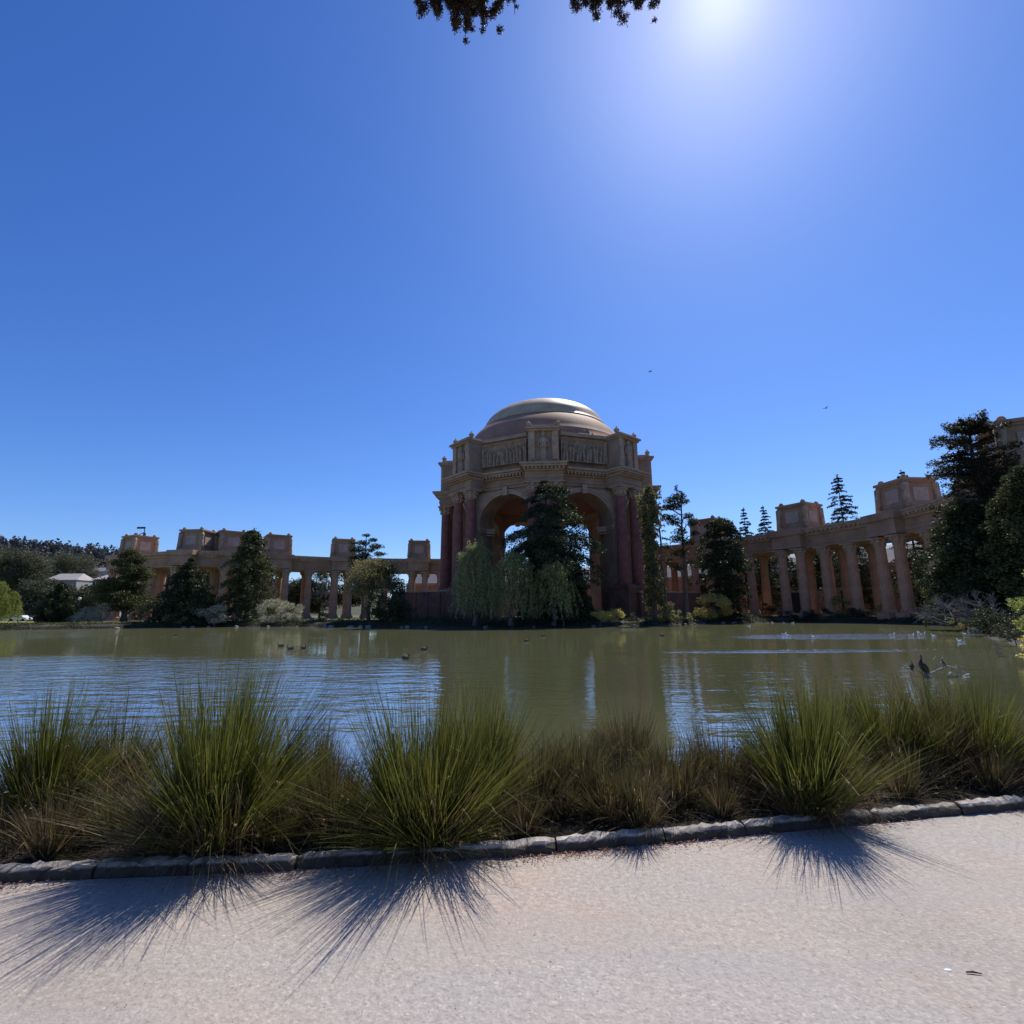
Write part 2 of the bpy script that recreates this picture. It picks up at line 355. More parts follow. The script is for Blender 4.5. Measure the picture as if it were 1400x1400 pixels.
def ky(x):   # inner line of the kerb
    pts = [(-60, -12), (-12, 2.2), (-3.2, 3.52), (-1.6, 3.62), (0, 3.8), (1.6, 4.08), (4.1, 4.55), (9, 5.6), (40, 13)]
    for (x0, y0), (x1, y1) in zip(pts, pts[1:]):
        if x <= x1: return y0+(y1-y0)*(x-x0)/(x1-x0)
    return y1
v = []; f = []
xs = [-60+i*1.0 for i in range(101)]
for x in xs: v += [(x, ky(x), 0), (x, -14 if x > -50 else ky(x)-20, 0)]
for i in range(len(xs)-1): f.append((2*i, 2*i+1, 2*i+3, 2*i+2))
b_ = MB(); b_.add(v, f); o = b_.build('path', pm); tag(o, kind='structure')
# kerb of rough stones
kb = MB(); x = -10.0; k = 0
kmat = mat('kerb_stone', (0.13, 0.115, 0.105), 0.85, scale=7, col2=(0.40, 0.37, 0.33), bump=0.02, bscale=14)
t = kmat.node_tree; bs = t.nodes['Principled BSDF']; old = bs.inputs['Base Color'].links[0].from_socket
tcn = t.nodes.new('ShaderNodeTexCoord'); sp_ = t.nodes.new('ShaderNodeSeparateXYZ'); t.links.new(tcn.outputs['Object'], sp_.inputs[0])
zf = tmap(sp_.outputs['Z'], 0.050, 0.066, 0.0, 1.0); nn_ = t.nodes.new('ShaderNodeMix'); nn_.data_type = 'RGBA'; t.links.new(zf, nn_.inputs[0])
dk = t.nodes.new('ShaderNodeVectorMath'); dk.operation = 'MULTIPLY'; dk.inputs[1].default_value = (.22, .20, .18); t.links.new(old, dk.inputs[0])  # lower front darkened in colour, its shade painted in
lt = t.nodes.new('ShaderNodeVectorMath'); lt.operation = 'MULTIPLY'; lt.inputs[1].default_value = (1.5, 1.42, 1.3); t.links.new(old, lt.inputs[0])  # top lightened in colour, painted as if sunlit
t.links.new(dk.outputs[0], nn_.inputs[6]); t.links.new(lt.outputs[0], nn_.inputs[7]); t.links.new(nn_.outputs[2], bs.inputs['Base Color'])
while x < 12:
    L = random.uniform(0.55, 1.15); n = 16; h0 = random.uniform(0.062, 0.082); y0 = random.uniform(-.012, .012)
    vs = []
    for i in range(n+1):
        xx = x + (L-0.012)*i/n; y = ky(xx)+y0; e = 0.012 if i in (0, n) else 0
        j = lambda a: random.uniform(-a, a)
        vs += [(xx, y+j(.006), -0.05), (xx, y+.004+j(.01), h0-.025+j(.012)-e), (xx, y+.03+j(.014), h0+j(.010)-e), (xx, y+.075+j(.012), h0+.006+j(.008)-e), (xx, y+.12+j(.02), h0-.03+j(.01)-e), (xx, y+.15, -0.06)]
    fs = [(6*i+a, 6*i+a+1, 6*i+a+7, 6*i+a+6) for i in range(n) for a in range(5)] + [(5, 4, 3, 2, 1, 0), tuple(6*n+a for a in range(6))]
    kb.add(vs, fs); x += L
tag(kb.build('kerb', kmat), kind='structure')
# raised planting bed behind the kerb
bed = MB(); v = []; f = []
xs = [-12+i*0.25 for i in range(100)]
for x in xs:
    y = ky(x)
    v += [(x, y+.10, .045+random.uniform(-.015, .015)), (x, y+.7, .04+random.uniform(-.04, .04)), (x, y+1.2, -.02+random.uniform(-.04, .04)), (x, y+1.9, -.3), (x, y+2.4, -.75)]
for i in range(len(xs)-1):
    for a in range(4): f.append((5*i+a, 5*i+a+1, 5*i+a+6, 5*i+a+5))
bed.add(v, f); soil = mat('dark_soil', (0.022, 0.017, 0.012), 0.95, scale=9, col2=(0.07, 0.05, 0.035), bump=0.03, bscale=25)
tag(bed.build('planting_bed', soil), kind='structure')

# ------------------------------------------------------------------ foliage tools
LS = 0.8; DN = 1.5
def leaves(name, P, size, flat=0.3, asp=0.45, hang=False, seed=0):
    """diamond leaves at P (n,3); flat: 0 random normals ..1 horizontal leaves"""
    rng = np.random.default_rng(seed+len(P)); n = len(P)
    d = rng.normal(size=(n, 3)); 
    if hang: d[:, 2] = -abs(d[:, 2])*3-1.5
    else: d[:, 2] *= (1-flat)
    d /= np.linalg.norm(d, axis=1)[:, None]+1e-9
    e = rng.normal(size=(n, 3)); e[:, 2] *= (1-flat)
    s = np.cross(d, e); 
    s /= np.linalg.norm(s, axis=1)[:, None]+1e-9
    if flat > 0.5 and not hang:
        up = np.array([0, 0, 1.0])+rng.normal(size=(n, 3))*0.35; s = np.cross(up, d); s /= np.linalg.norm(s, axis=1)[:, None]+1e-9
    sz = (size*LS*rng.uniform(0.6, 1.35, n))[:, None]
    V = np.stack([P-d*sz*.5, P+s*sz*asp*.5, P+d*sz*.5, P-s*sz*asp*.5], 1).reshape(-1, 3)
    return npmesh(name, V, np.arange(4*n).reshape(n, 4))
def conifer_pts(h, wd, zb=0.1, nlev=22, per=6, dens=1.0, droop=0.25, prof=None, seed=0, layer=0.12, side=0.30, gap=0.0, up=0.0):
    rng = np.random.default_rng(seed); out = []; br = []
    prof = prof or (lambda t: (1-t)**0.85*0.95+0.05)
    for i in range(nlev):
        t = zb+(1-zb)*(i+rng.uniform(-.3, .3))/nlev; t = min(max(t, zb), .99)
        for k in range(per):
            if rng.uniform() < gap: continue
            a = rng.uniform(0, 2*PI); L = wd/2*prof(t)*rng.uniform(0.45, 1.15)
            n = int((22+L*16)*dens*1.45); s = rng.uniform(0.12, 1.0, n)**0.75
            lat = rng.normal(size=n)*side*L*(1.1-s)*0.6; zz = h*t + up*L*s - droop*L*s*s + rng.normal(size=n)*layer*(0.5+0.2*L)
            ca, sa = math.cos(a), math.sin(a)
            out.append(np.stack([ca*L*s-sa*lat, sa*L*s+ca*lat, zz], 1))
            br.append(((0, 0, h*t), (ca*L*.5, sa*L*.5, h*t+up*L*.5-droop*L*.25), (ca*L*.92, sa*L*.92, h*t+up*L*.92-droop*L*.85)))
    top = np.stack([rng.normal(size=60)*.12, rng.normal(size=60)*.12, h*rng.uniform(.93, 1.0, 60)], 1); out.append(top)
    return np.concatenate(out), br
def blob_pts(blobs, dens, seed=0, shell=0.55):
    """blobs: (x,y,z,rx,ry,rz)"""
    rng = np.random.default_rng(seed); out = []
    for (x, y, z, rx, ry, rz) in blobs:
        n = int(DN*dens*(rx*ry+ry*rz+rx*rz)/3*12); d = rng.normal(size=(n, 3)); d /= np.linalg.norm(d, axis=1)[:, None]
        r = shell+(1-shell)*rng.uniform(0, 1, n)**.6 + rng.normal(size=n)*.06
        lump = 1+0.16*np.sin(d[:, 0]*5+x)+0.16*np.sin(d[:, 1]*6+y)+0.12*np.sin(d[:, 2]*7+z)
        out.append(np.array([x, y, z])+d*(r*lump)[:, None]*np.array([rx, ry, rz]))
    return np.concatenate(out)
def strand_pts(tops, lenr, per, seed=0):
    rng = np.random.default_rng(seed); out = []
    for (x, y, z, L) in tops:
        n = int(per*L); s = rng.uniform(0, 1, n); dx, dy = rng.normal(size=2)*.15
        out.append(np.stack([x+dx*s*L+rng.normal(size=n)*.09, y+dy*s*L+rng.normal(size=n)*.09, z-s*L], 1))
    return np.concatenate(out)
def trunk_mesh(h, r, limbs=(), lean=(0, 0), wob=0.15, seed=0, sink=0.6):
    rr = random.Random(seed); m = MB(); n = 8; pts = []; rad = []
    for i in range(n):
        t = i/(n-1); pts.append((lean[0]*t+rr.uniform(-wob, wob)*(0 < i), lean[1]*t+rr.uniform(-wob, wob)*(0 < i), -sink+(h+sink)*t)); rad.append(r*(1-t*.85)*(1.35 if i == 0 else 1))
    m.tube(pts, rad, 8)
    for lb in limbs:
        m.tube(lb, [r*.32, r*.2, r*.07][:len(lb)] if len(lb) <= 3 else [r*.35*(1-q/len(lb)) for q in range(len(lb))], 5)
    return m.mesh('trunk')
def put_tree(name, label, cat, loc, P, size, lm, h, r, limbs=(), lean=(0, 0), group=None, flat=0.3, asp=0.5, hang=False, seed=0, crown='crown', wob=0.15, rz=0):
    t = thing(name, label, cat, loc, rz, group)
    if r: link('trunk', trunk_mesh(h, r, limbs, lean, wob, seed), bark, t)
    link(crown, leaves(crown, P, size, flat, asp, hang, seed), lm, t)
    return t
def gz(x, y): return 0.45

# ------------------------------------------------------------------ rotunda
RC = Vector((7.5, 112, 0)); Z0 = 0.4
rot = thing('domed_rotunda', 'great octagonal stone rotunda with a golden brown dome, open arches and dark red columns', 'rotunda', (RC.x, RC.y, Z0))
def L_(z): return z-Z0
ZB, ZS, ZE, ZC, ZA = 6.3, 17.9, 24.8, 28.0, 35.1     # pedestal top, arch spring, entablature bottom, cornice top, attic top
def pier_ang(k): return -PI/2 - R_(4.2) + k*PI/4
for k in range(8):
    a = pier_ang(k); rd = Vector((math.cos(a), math.sin(a), 0)); tg = Vector((-math.sin(a), math.cos(a), 0))
    m = MB(); c = rd*19.9
    m.box((c.x, c.y, L_((Z0+ZE)/2)), (1.6, 3.0, ZE-Z0), a)
    m.box(((rd*20.6).x, (rd*20.6).y, L_((ZB+ZE)/2)), (0.5, 2.0, ZE-ZB), a)
    m.build('pier', ochre, rot)
    m = MB(); c = rd*21.9
    m.box((c.x, c.y, L_((Z0+ZB)/2)), (4.4, 7.4, ZB-Z0), a); m.box((c.x, c.y, L_(ZB-.25)), (4.9, 7.9, .5), a); m.box((c.x, c.y, L_(Z0+.4)), (5.0, 8.0, .8), a)
    m.build('pedestal', darkwall, rot)
    for s in (-1, 1):
        p = rd*22.1+tg*(2.1*s); m = MB(); H = ZE-1.9-ZB-.9
        pr = [(1.06-.16*(i/8)**1.6, .9+H*i/8) for i in range(9)]
        m.lathe((0, 0, 0), pr, 32, flute=0.05); c = m.build('column', redcol, rot, False); c.location = (p.x, p.y, L_(ZB))
        m = MB(); m.box((0, 0, .15), (2.7, 2.7, .3), a); m.lathe((0, 0, .3), [(1.32, 0), (1.36, .12), (1.3, .25), (1.12, .34), (1.2, .48), (1.08, .62)], 20); m.build('base', redcol, c)
        m = MB(); z = .9+H
        m.lathe((0, 0, z), [(.95, 0), (.98, .15), (.92, .25), (1.12, .5), (1.02, .75), (1.3, 1.15), (1.15, 1.3), (1.55, 1.6)], 16, flute=0.12)
        for q in range(8):
            qa = q*PI/4+a; m.box((1.08*math.cos(qa), 1.08*math.sin(qa), z+.6), (.25, .5, .7), qa); m.box((1.33*math.cos(qa), 1.33*math.sin(qa), z+1.3), (.3, .4, .4), qa)
        m.box((0, 0, z+1.75), (2.9, 2.9, .28), a); m.build('capital', ochre2, c)
# arch walls between piers
def arch_face(k):
    a = pier_ang(k)+PI/8; n = Vector((math.cos(a), math.sin(a), 0)); tg = Vector((-math.sin(a), math.cos(a), 0))
    ap = 19.0; hw = 7.9; ra = 5.9; dpt = 4.6
    def P(s, d, z): q = n*(ap-d)+tg*s; return (q.x, q.y, L_(z))
    arc = [(-ra, Z0)]+[(ra*math.cos(PI-i*PI/20), ZS+ra*math.sin(PI-i*PI/20)) for i in range(21)]+[(ra, Z0)]
    m = MB(); vs = []; fs = []
    for d in (0, dpt):
        o = len(vs); vs += [P(s, d, z) for s, z in arc]; o2 = len(vs); vs += [P(s, d, ZE+.3) for s, z in arc]
        for i in range(1, len(arc)-2): fs.append((o+i, o+i+1, o2+i+1, o2+i))
        o3 = len(vs); vs += [P(-hw, d, Z0), P(-ra, d, Z0), P(-ra, d, ZE+.3), P(-hw, d, ZE+.3), P(hw, d, Z0), P(ra, d, Z0), P(ra, d, ZE+.3), P(hw, d, ZE+.3)]
        fs += [(o3, o3+1, o3+2, o3+3), (o3+4, o3+5, o3+6, o3+7)]
    nn = len(arc); half = 2*nn+8
    for i in range(nn-1): fs.append((i, i+1, half+i+1, half+i))
    m.add(vs, fs); m.build('arch_wall', ochre, rot)
    # archivolt and imposts
    m = MB()
    for r0, r1, pr in ((ra, ra+.45, .28), (ra+.45, ra+.85, .42)):
        vs = []; fs = []
        for i in range(25):
            th = PI-i*PI/24
            for r, d in ((r0, .02), (r0, -pr), (r1, -pr), (r1, .02)): vs.append(P(r*math.cos(th), d, ZS+r*math.sin(th)))
        for i in range(24):
            for j in range(3): fs.append((4*i+j, 4*i+j+1, 4*i+j+5, 4*i+j+4))
        m.add(vs, fs)
    for s in (-1, 1):
        for z, w_, h_ in ((ZS-.25, .7, .5), (ZS-.75, .45, .5), (ZS-1.3, .25, .25)):
            q = n*(ap-dpt/2+.0)+tg*(s*(ra+.9)); m.box((q.x, q.y, L_(z)), (dpt+w_, 1.8+w_, h_), a)
    q = n*(ap+.35)+tg*0; m.box((q.x, q.y, L_(ZS+ra+.5)), (.9, 1.0, 1.7), a)
    m.build('archivolt', ochre2, rot)
    # spandrel frame
    for s in (-1, 1):
        m = MB(); vs = [P(s*(ra+1.2), -.12, ZE-.4), P(s*1.9, -.12, ZE-.4), P(s*4.0, -.12, ZE-1.6), P(s*(ra+.6), -.12, ZE-4.2), P(s*(ra+1.2), -.12, ZE-5.5)]
        vs2 = [P(s*(ra+1.2), .05, ZE-.4), P(s*1.9, .05, ZE-.4), P(s*4.0, .05, ZE-1.6), P(s*(ra+.6), .05, ZE-4.2), P(s*(ra+1.2), .05, ZE-5.5)]
        m.add(vs+vs2, [(0, 1, 2, 3, 4)]+[(i, (i+1) % 5, 5+(i+1) % 5, 5+i) for i in range(5)])
        m.build('spandrel', ochre2, rot)
    # relief panel of the attic: rows of figures in low relief
    nx, nz = 110, 44; W, Hh = 9.6, 4.5; zc = (ZC+ZA)/2+.05; rr = random.Random(k)
    u = np.linspace(-W/2, W/2, nx); z = np.linspace(-Hh/2, Hh/2, nz); U, Zz = np.meshgrid(u, z); Hm = np.zeros_like(U)
    for q in range(13):
        cx = -W/2+.5+q*(W-1)/12+rr.uniform(-.15, .15); ln = rr.uniform(-.35, .35); hh = rr.uniform(.3, .8)
        cen = cx+ln*(Zz+1)/2
        Hm = np.maximum(Hm, .55*np.exp(-((U-cen)/.27)**4)*(Zz < hh)*(Zz > -Hh/2+.2))
        Hm = np.maximum(Hm, .6*np.sqrt(np.clip(1-((U-(cx+ln*.9))/.24)**2-((Zz-hh-.3)/.3)**2, 0, 1)))
        aa = rr.uniform(-1, 1); ex = cx+ln*.5
        Hm = np.maximum(Hm, .4*np.exp(-(((Zz-.35-aa*(U-ex)))/.16)**2)*(abs(U-ex) < .8))
    Hm *= 1.5; Hm += RNG.normal(size=Hm.shape)*.035
    edge = np.minimum.reduce([U+W/2, W/2-U, Zz+Hh/2, Hh/2-Zz]); Hm = np.where(edge < .2, .75, Hm)
    ap2 = 19.35
    V = np.stack([n.x*(ap2+Hm)+tg.x*U, n.y*(ap2+Hm)+tg.y*U, L_(zc)+Zz], -1).reshape(-1, 3)
    ii = np.arange((nz-1)*(nx-1)); r_, c_ = ii//(nx-1), ii % (nx-1); a0 = r_*nx+c_
    link('relief_panel', npmesh('relief_panel', V, np.stack([a0, a0+1, a0+nx+1, a0+nx], 1)), relief_m, rot)
for k in range(8): arch_face(k)
def oct_ring(m, segs, rin=14.0):
    """segs: list of (apothem, z0, z1)"""
    for ap, z0, z1 in segs:
        vs = []
        for z in (z0, z1):
            for r in (ap, rin):
                for k in range(8):
                    a = pier_ang(k); rr = r/math.cos(PI/8); vs.append((rr*math.cos(a), rr*math.sin(a), L_(z)))
        fs = []
        for k in range(8):
            j = (k+1) % 8
            fs += [(k, j, 16+j, 16+k), (8+k, 8+j, 24+j, 24+k), (k, j, 8+j, 8+k), (16+k, 16+j, 24+j, 24+k)]
        m.add(vs, fs)
def pier_boxes(m, segs):
    """segs: (radial centre, radial depth, width, z0, z1)"""
    for k in range(8):
        a = pier_ang(k)
        for rc, dp_, wd, z0, z1 in segs: m.box((rc*math.cos(a), rc*math.sin(a), L_((z0+z1)/2)), (dp_, wd, z1-z0), a)
m = MB()
oct_ring(m, [(19.3, ZE, ZE+.55), (19.5, ZE+.55, ZE+1.0), (19.25, ZE+1.0, ZC-1.35)])
pier_boxes(m, [(20.2, 6.0, 6.9, ZE+.003, ZE+.6), (20.25, 6.2, 7.1, ZE+.6, ZE+1.05), (20.1, 6.0, 6.9, ZE+1.05, ZC-1.35)])
ent = m.build('entablature', ochre, rot)
m = MB()
oct_ring(m, [(19.7, ZC-1.35, ZC-1.05), (20.5, ZC-.75, ZC-.4), (20.95, ZC-.4, ZC-.02)])
oct_ring(m, [(19.6, ZC-1.05, ZC-.75)])
pier_boxes(m, [(20.4, 6.4, 7.3, ZC-1.36, ZC-1.03), (20.4, 6.4, 7.25, ZC-1.03, ZC-.75), (20.7, 7.4, 8.2, ZC-.76, ZC-.37), (20.8, 7.8, 8.7, ZC-.37, ZC)])
for k in range(8):      # dentils
    a = pier_ang(k)+PI/8; n = Vector((math.cos(a), math.sin(a), 0)); tg = Vector((-math.sin(a), math.cos(a), 0))
    for i in range(-6, 7):
        q = n*20.05+tg*(i*.72); m.box((q.x, q.y, L_(ZC-.95)), (.8, .38, .36), a)
    a = pier_ang(k); n = Vector((math.cos(a), math.sin(a), 0)); tg = Vector((-math.sin(a), math.cos(a), 0))
    for i in range(-5, 6):
        q = n*23.75+tg*(i*.70); m.box((q.x, q.y, L_(ZC-.95)), (.8, .38, .36), a)
m.build('cornice', ochre2, rot)
m = MB()
oct_ring(m, [(19.0, ZC-.1, ZA-.9)])
pier_boxes(m, [(20.2, 5.2, 5.6, ZC-.05, ZA-.85), (20.6, 5.2, 5.0, ZC-.03, ZC+.8)])
m.build('attic', ochre, rot)
m = MB()
oct_ring(m, [(19.5, ZC-.05, ZC+.55), (19.35, ZA-1.1, ZA-.7), (19.9, ZA-.7, ZA-.35), (19.6, ZA-.35, ZA+.1)])
pier_boxes(m, [(20.6, 5.6, 6.0, ZA-.9, ZA-.55), (20.8, 6.0, 6.5, ZA-.55, ZA-.2)])
for k in range(8):      # pilasters of the attic piers, scrolls on top
    a = pier_ang(k); n = Vector((math.cos(a), math.sin(a), 0)); tg = Vector((-math.sin(a), math.cos(a), 0))
    for s in (-1, 1):
        q = n*22.85+tg*(s*2.15); m.box((q.x, q.y, L_((ZC+ZA)/2-.4)), (.7, 1.1, ZA-ZC-1.0), a)
        q = n*22.5+tg*(s*2.7); m.lathe((q.x, q.y, L_(ZA-.2)), [(.45, 0), (.5, .2), (.25, .35), (.55, .8), (.5, 1.1), (.2, 1.35), (.12, 1.6)], 10)
    q = n*21.0; m.box((q.x, q.y, L_(ZA+.1)), (4.4, 5.0, .6), a, .9)
m.build('attic_trim', ochre2, rot)
for k in range(8):      # standing figures between the pilasters
    a = pier_ang(k); n = Vector((math.cos(a), math.sin(a), 0)); q = n*23.0; m = MB()
    z0 = L_(ZC+.1)
    m.lathe((q.x, q.y, z0), [(.75, 0), (.8, .3), (.6, .5), (.62, 1.8), (.5, 2.9), (.62, 3.6), (.8, 4.4), (.62, 4.9), (.22, 5.1), (.24, 5.2), (.36, 5.5), (.33, 5.9), (.1, 6.1)], 12, sx=1, sy=1)
    tg = Vector((-math.sin(a), math.cos(a), 0))
    for s in (-1, 1):
        p0 = q+tg*(s*.75); m.tube([(p0.x, p0.y, z0+4.5), (p0.x+tg.x*s*.2, p0.y+tg.y*s*.2, z0+3.3), (q.x+n.x*.5, q.y+n.y*.5, z0+3.0)], [.25, .2, .15], 6)
    m.build('attic_figure', relief_m, rot, True)
m = MB(); m.lathe((0, 0, 0), [(18.6, L_(ZA-1.2)), (18.6, L_(ZA+.6)), (17.9, L_(ZA+.7)), (17.9, L_(ZA+2.0)), (17.7, L_(ZA+2.2)), (17.2, L_(38.2)), (16.5, L_(39.3)), (15.6, L_(40.4)), (14.7, L_(41.2)), (14.0, L_(41.7))], 72)
m.build('drum', dome_brown, rot, True)
m = MB(); prof = [(14.2, L_(41.6)), (14.3, L_(41.8)), (14.0, L_(41.95))]
for i in range(1, 15):
    th = i/14*PI/2; prof.append((13.7*math.cos(th)+.01, L_(41.95)+6.4*math.sin(th)))
m.lathe((0, 0, 0), prof, 96); m.build('dome', dome_gold, rot, True)
m = MB(); m.lathe((0, 0, 0), [(15.0, L_(ZE+.2)), (15.0, L_(ZE+.6)), (6, L_(30)), (.1, L_(32))], 32); m.build('ceiling', redcol, rot)
m = MB(); m.lathe((0, 0, 0), [(27, 0-.6), (27, .15), (26.5, .3), (25.8, .3)], 8, a0=PI/8); m.build('floor_slab', soilfloor, rot)
# low terrace walls beside the rotunda
def wall_thing(label, pts, h, th=.6, name='terrace_wall'):
    t_ = thing(name, label, 'wall', (pts[0][0], pts[0][1], Z0)); m = MB(); cp = MB(); x0, y0 = pts[0]
    for (xa, ya), (xb, yb) in zip(pts, pts[1:]):
        a = math.atan2(yb-ya, xb-xa); L = math.hypot(xb-xa, yb-ya); cx, cy = (xa+xb)/2-x0, (ya+yb)/2-y0
        m.box((cx, cy, h/2-.3), (L, th, h+.6), a); cp.box((cx, cy, h+.15), (L+.2, th+.35, .3), a)
        for i in range(int(L/3)+1):
            s = -L/2+.4+i*(L-.8)/max(1, int(L/3)); m.box((cx+s*math.cos(a), cy+s*math.sin(a), h/2), (.6, th+.25, h-.02), a)
    m.build('wall', darkwall, t_); cp.build('coping', ochre2, t_)
wall_thing('dark red terrace wall left of the rotunda above the shrubs', [(-24.5, 106), (-13.5, 98.5), (-10, 98)], 5.3)
wall_thing('dark red terrace wall right of the rotunda behind the narrow tree', [(22.5, 92.5), (29, 96), (36, 100)], 4.6)

# ------------------------------------------------------------------ colonnades
ctrl_left = [(-101.7, 138.7), (-89, 132.5), (-77.5, 130.0), (-67, 138), (-49.4, 148.5), (-28, 153.5), (-8, 155)]
ctrl_right = [(25, 140), (37, 130.5), (46.9, 120.8), (54, 112.3), (59.4, 104), (64, 94.5), (66.8, 84.6), (66.3, 71), (60, 57.5)]
def smooth(ctrl, n=12):
    P = [Vector((*c, 0)) for c in ctrl]; P = [P[0]*2-P[1]]+P+[P[-1]*2-P[-2]]; out = []
    for i in range(1, len(P)-2):
        for k in range(n):
            u = k/n; a, b_, c_, d_ = P[i-1:i+3]
            out.append(.5*((2*b_)+(c_-a)*u+(2*a-5*b_+4*c_-d_)*u*u+(3*b_-a-3*c_+d_)*u**3))
    out.append(P[-2]); return out
cprof = [(.92-.13*(i/6)**1.5, 1.0+10.2*i/6) for i in range(7)]
mc1 = MB(); mc1.lathe((0, 0, 0), cprof, 28, flute=.05); COLME = mc1.mesh('column'); COLME.materials.append(colm)
mc1 = MB(); mc1.box((0, 0, -.15), (2.5, 2.5, 1.1)); mc1.lathe((0, 0, .4), [(1.2, 0), (1.22, .15), (1.05, .3), (1.1, .45), (1.0, .6)], 16); COLBASE = mc1.mesh('base'); COLBASE.materials.append(colm)
mc1 = MB(); mc1.lathe((0, 0, 11.2), [(.86, 0), (.9, .12), (.85, .2), (1.0, .45), (.92, .6), (1.15, 1.0), (1.05, 1.1), (1.35, 1.35)], 16, flute=.12); mc1.box((0, 0, 12.65), (2.5, 2.5, .28))
for q in range(8): mc1.box((math.cos(q*PI/4)*1.1, math.sin(q*PI/4)*1.1, 12.2), (.3, .35, .5), q*PI/4)
COLCAP = mc1.mesh('capital'); COLCAP.materials.append(ochre2)
def column(parent, x, y, rz):
    c = link('column', COLME, None, parent); c.location = (x, y, 0); c.rotation_euler = (0, 0, rz)
    link('base', COLBASE, None, c); link('capital', COLCAP, None, c)
EB, ET = 12.8, 16.6       # local heights of the entablature (thing origin at z=0.7)
def colonnade(ctrl, label, boxes, skip=()):
    pts = smooth(ctrl); o = pts[0].copy(); root = thing('colonnade', label, 'colonnade', (o.x, o.y, 0.7))
    m1 = MB(); m2 = MB(); N = len(pts); nr = []
    for i in range(N):
        tt = (pts[min(i+1, N-1)]-pts[max(i-1, 0)]).normalized(); nr.append(Vector((-tt.y, tt.x, 0)))
    def strip(m, hw, z0, z1):
        vs = []
        for i, p in enumerate(pts):
            for s, z in ((-hw, z0), (hw, z0), (hw, z1), (-hw, z1)): q = p-o+nr[i]*s; vs.append((q.x, q.y, z))
        fs = [(4*i+j, 4*i+(j+1) % 4, 4*i+4+(j+1) % 4, 4*i+4+j) for i in range(N-1) for j in range(4)]+[(0, 1, 2, 3), (4*N-4, 4*N-3, 4*N-2, 4*N-1)]
        m.add(vs, fs)
    strip(m1, 3.9, EB, EB+.6); strip(m1, 4.05, EB+.6, EB+1.1); strip(m1, 3.85, EB+1.1, EB+2.4)
    strip(m2, 4.2, EB+2.4, EB+2.75); strip(m2, 4.75, EB+3.1, EB+3.5); strip(m2, 4.95, EB+3.5, ET); strip(m2, 4.3, EB+2.75, EB+3.1)
    # arc-length positions
    S_ = [0]
    for i in range(1, N): S_.append(S_[-1]+(pts[i]-pts[i-1]).length)
    def along(s):
        s = max(0, min(S_[-1]-1e-4, s))
        for i in range(1, N):
            if S_[i] >= s:
                u = (s-S_[i-1])/(S_[i]-S_[i-1]); return pts[i-1].lerp(pts[i], u), nr[i-1].lerp(nr[i], u).normalized()
    for i in range(int(S_[-1]/.95)):
        p, n = along(i*.95+.3); a = math.atan2(n.y, n.x); p = p-o
        for s in (-4.45, 4.45): m2.box((p.x+n.x*s, p.y+n.y*s, EB+2.93), (.6, .45, .3), a)
    m1.build('entablature', ochre, root); m2.build('cornice', ochre2, root)
    bs_ = []
    for (bx, by) in boxes:
        d = [(p-Vector((bx, by, 0))).length for p in pts]; bs_.append(S_[d.index(min(d))])
    cols = []
    for s in bs_:
        p, n = along(s); p = p-o; a = math.atan2(n.y, n.x); tt = Vector((n.y, -n.x, 0))
        for i in (-1, 1):
            for j in (-1, 1):
                q = p+tt*(i*1.9)+n*(j*4.6); column(root, q.x, q.y, a)
        # entablature break and the tall planter box with figures at its corners
        m = MB(); m.box((p.x, p.y, (EB+ET)/2-.35), (11.6, 5.9, ET-EB-1.0), a); m.box((p.x, p.y, ET-.55), (12.4, 6.8, 1.25), a); m.build('projecting_block', ochre, root)
        m = MB(); zb = ET; hb = 5.2
        m.box((p.x, p.y, zb+.45), (6.5, 6.5, .9), a); m.box((p.x, p.y, zb+.9+hb/2-.6), (5.3, 5.3, hb-1.0), a)
        m.box((p.x, p.y, zb+hb-.15), (5.8, 5.8, .35), a); m.box((p.x, p.y, zb+hb+.2), (6.3, 6.3, .4), a)
        bx = m.build('attic_box', ochre, root)
        for q in range(4):
            qa = a+q*PI/2; cc = Vector((math.cos(qa), math.sin(qa), 0))
            c_ = p+cc*2.7; m = MB(); m.box((c_.x, c_.y, zb+2.9), (.12, 2.7, 2.3), qa)
            m.build('panel', mat('pale_panel', (0.36, 0.26, 0.20), .9, scale=1, col2=(0.50, 0.38, 0.30)), bx)
        for q in range(4):   # draped figures bowed over each corner
            qa = a+PI/4+q*PI/2; cc = Vector((math.cos(qa), math.sin(qa), 0)); c_ = p+cc*4.0; m = MB()
            m.tube([(c_.x, c_.y, zb+.7), (c_.x, c_.y, zb+2.2), (c_.x-cc.x*.05, c_.y-cc.y*.05, zb+3.6), (c_.x-cc.x*.15, c_.y-cc.y*.15, zb+4.5), (c_.x-cc.x*.5, c_.y-cc.y*.5, zb+5.0)], [.62, .5, .5, .62, .4], 8)
            m.lathe((c_.x-cc.x*.75, c_.y-cc.y*.75, zb+5.2), [(.2, 0), (.45, .2), (.5, .6), (.35, .95), (.08, 1.15)], 8)
            m.build('weeping_figure', relief_m, bx, True)
    # ordinary columns, two rows
    s = 2.0
    while s < S_[-1]-1.5:
        if min([abs(s-q) for q in bs_]+[99]) > 5.2:
            p, n = along(s); p = p-o; a = math.atan2(n.y, n.x)
            for j in (-1, 1): q = p+n*(j*2.9); column(root, q.x, q.y, a)
        s += 5.4
    return root
cl_ = colonnade(ctrl_left, 'curved ochre colonnade with attic boxes, left of the rotunda across the water', [(-101.7, 138.7), (-80.5, 131.0), (-73.0, 132.5), (-65, 139.2), (-49.4, 148.5), (-28, 153.5)])
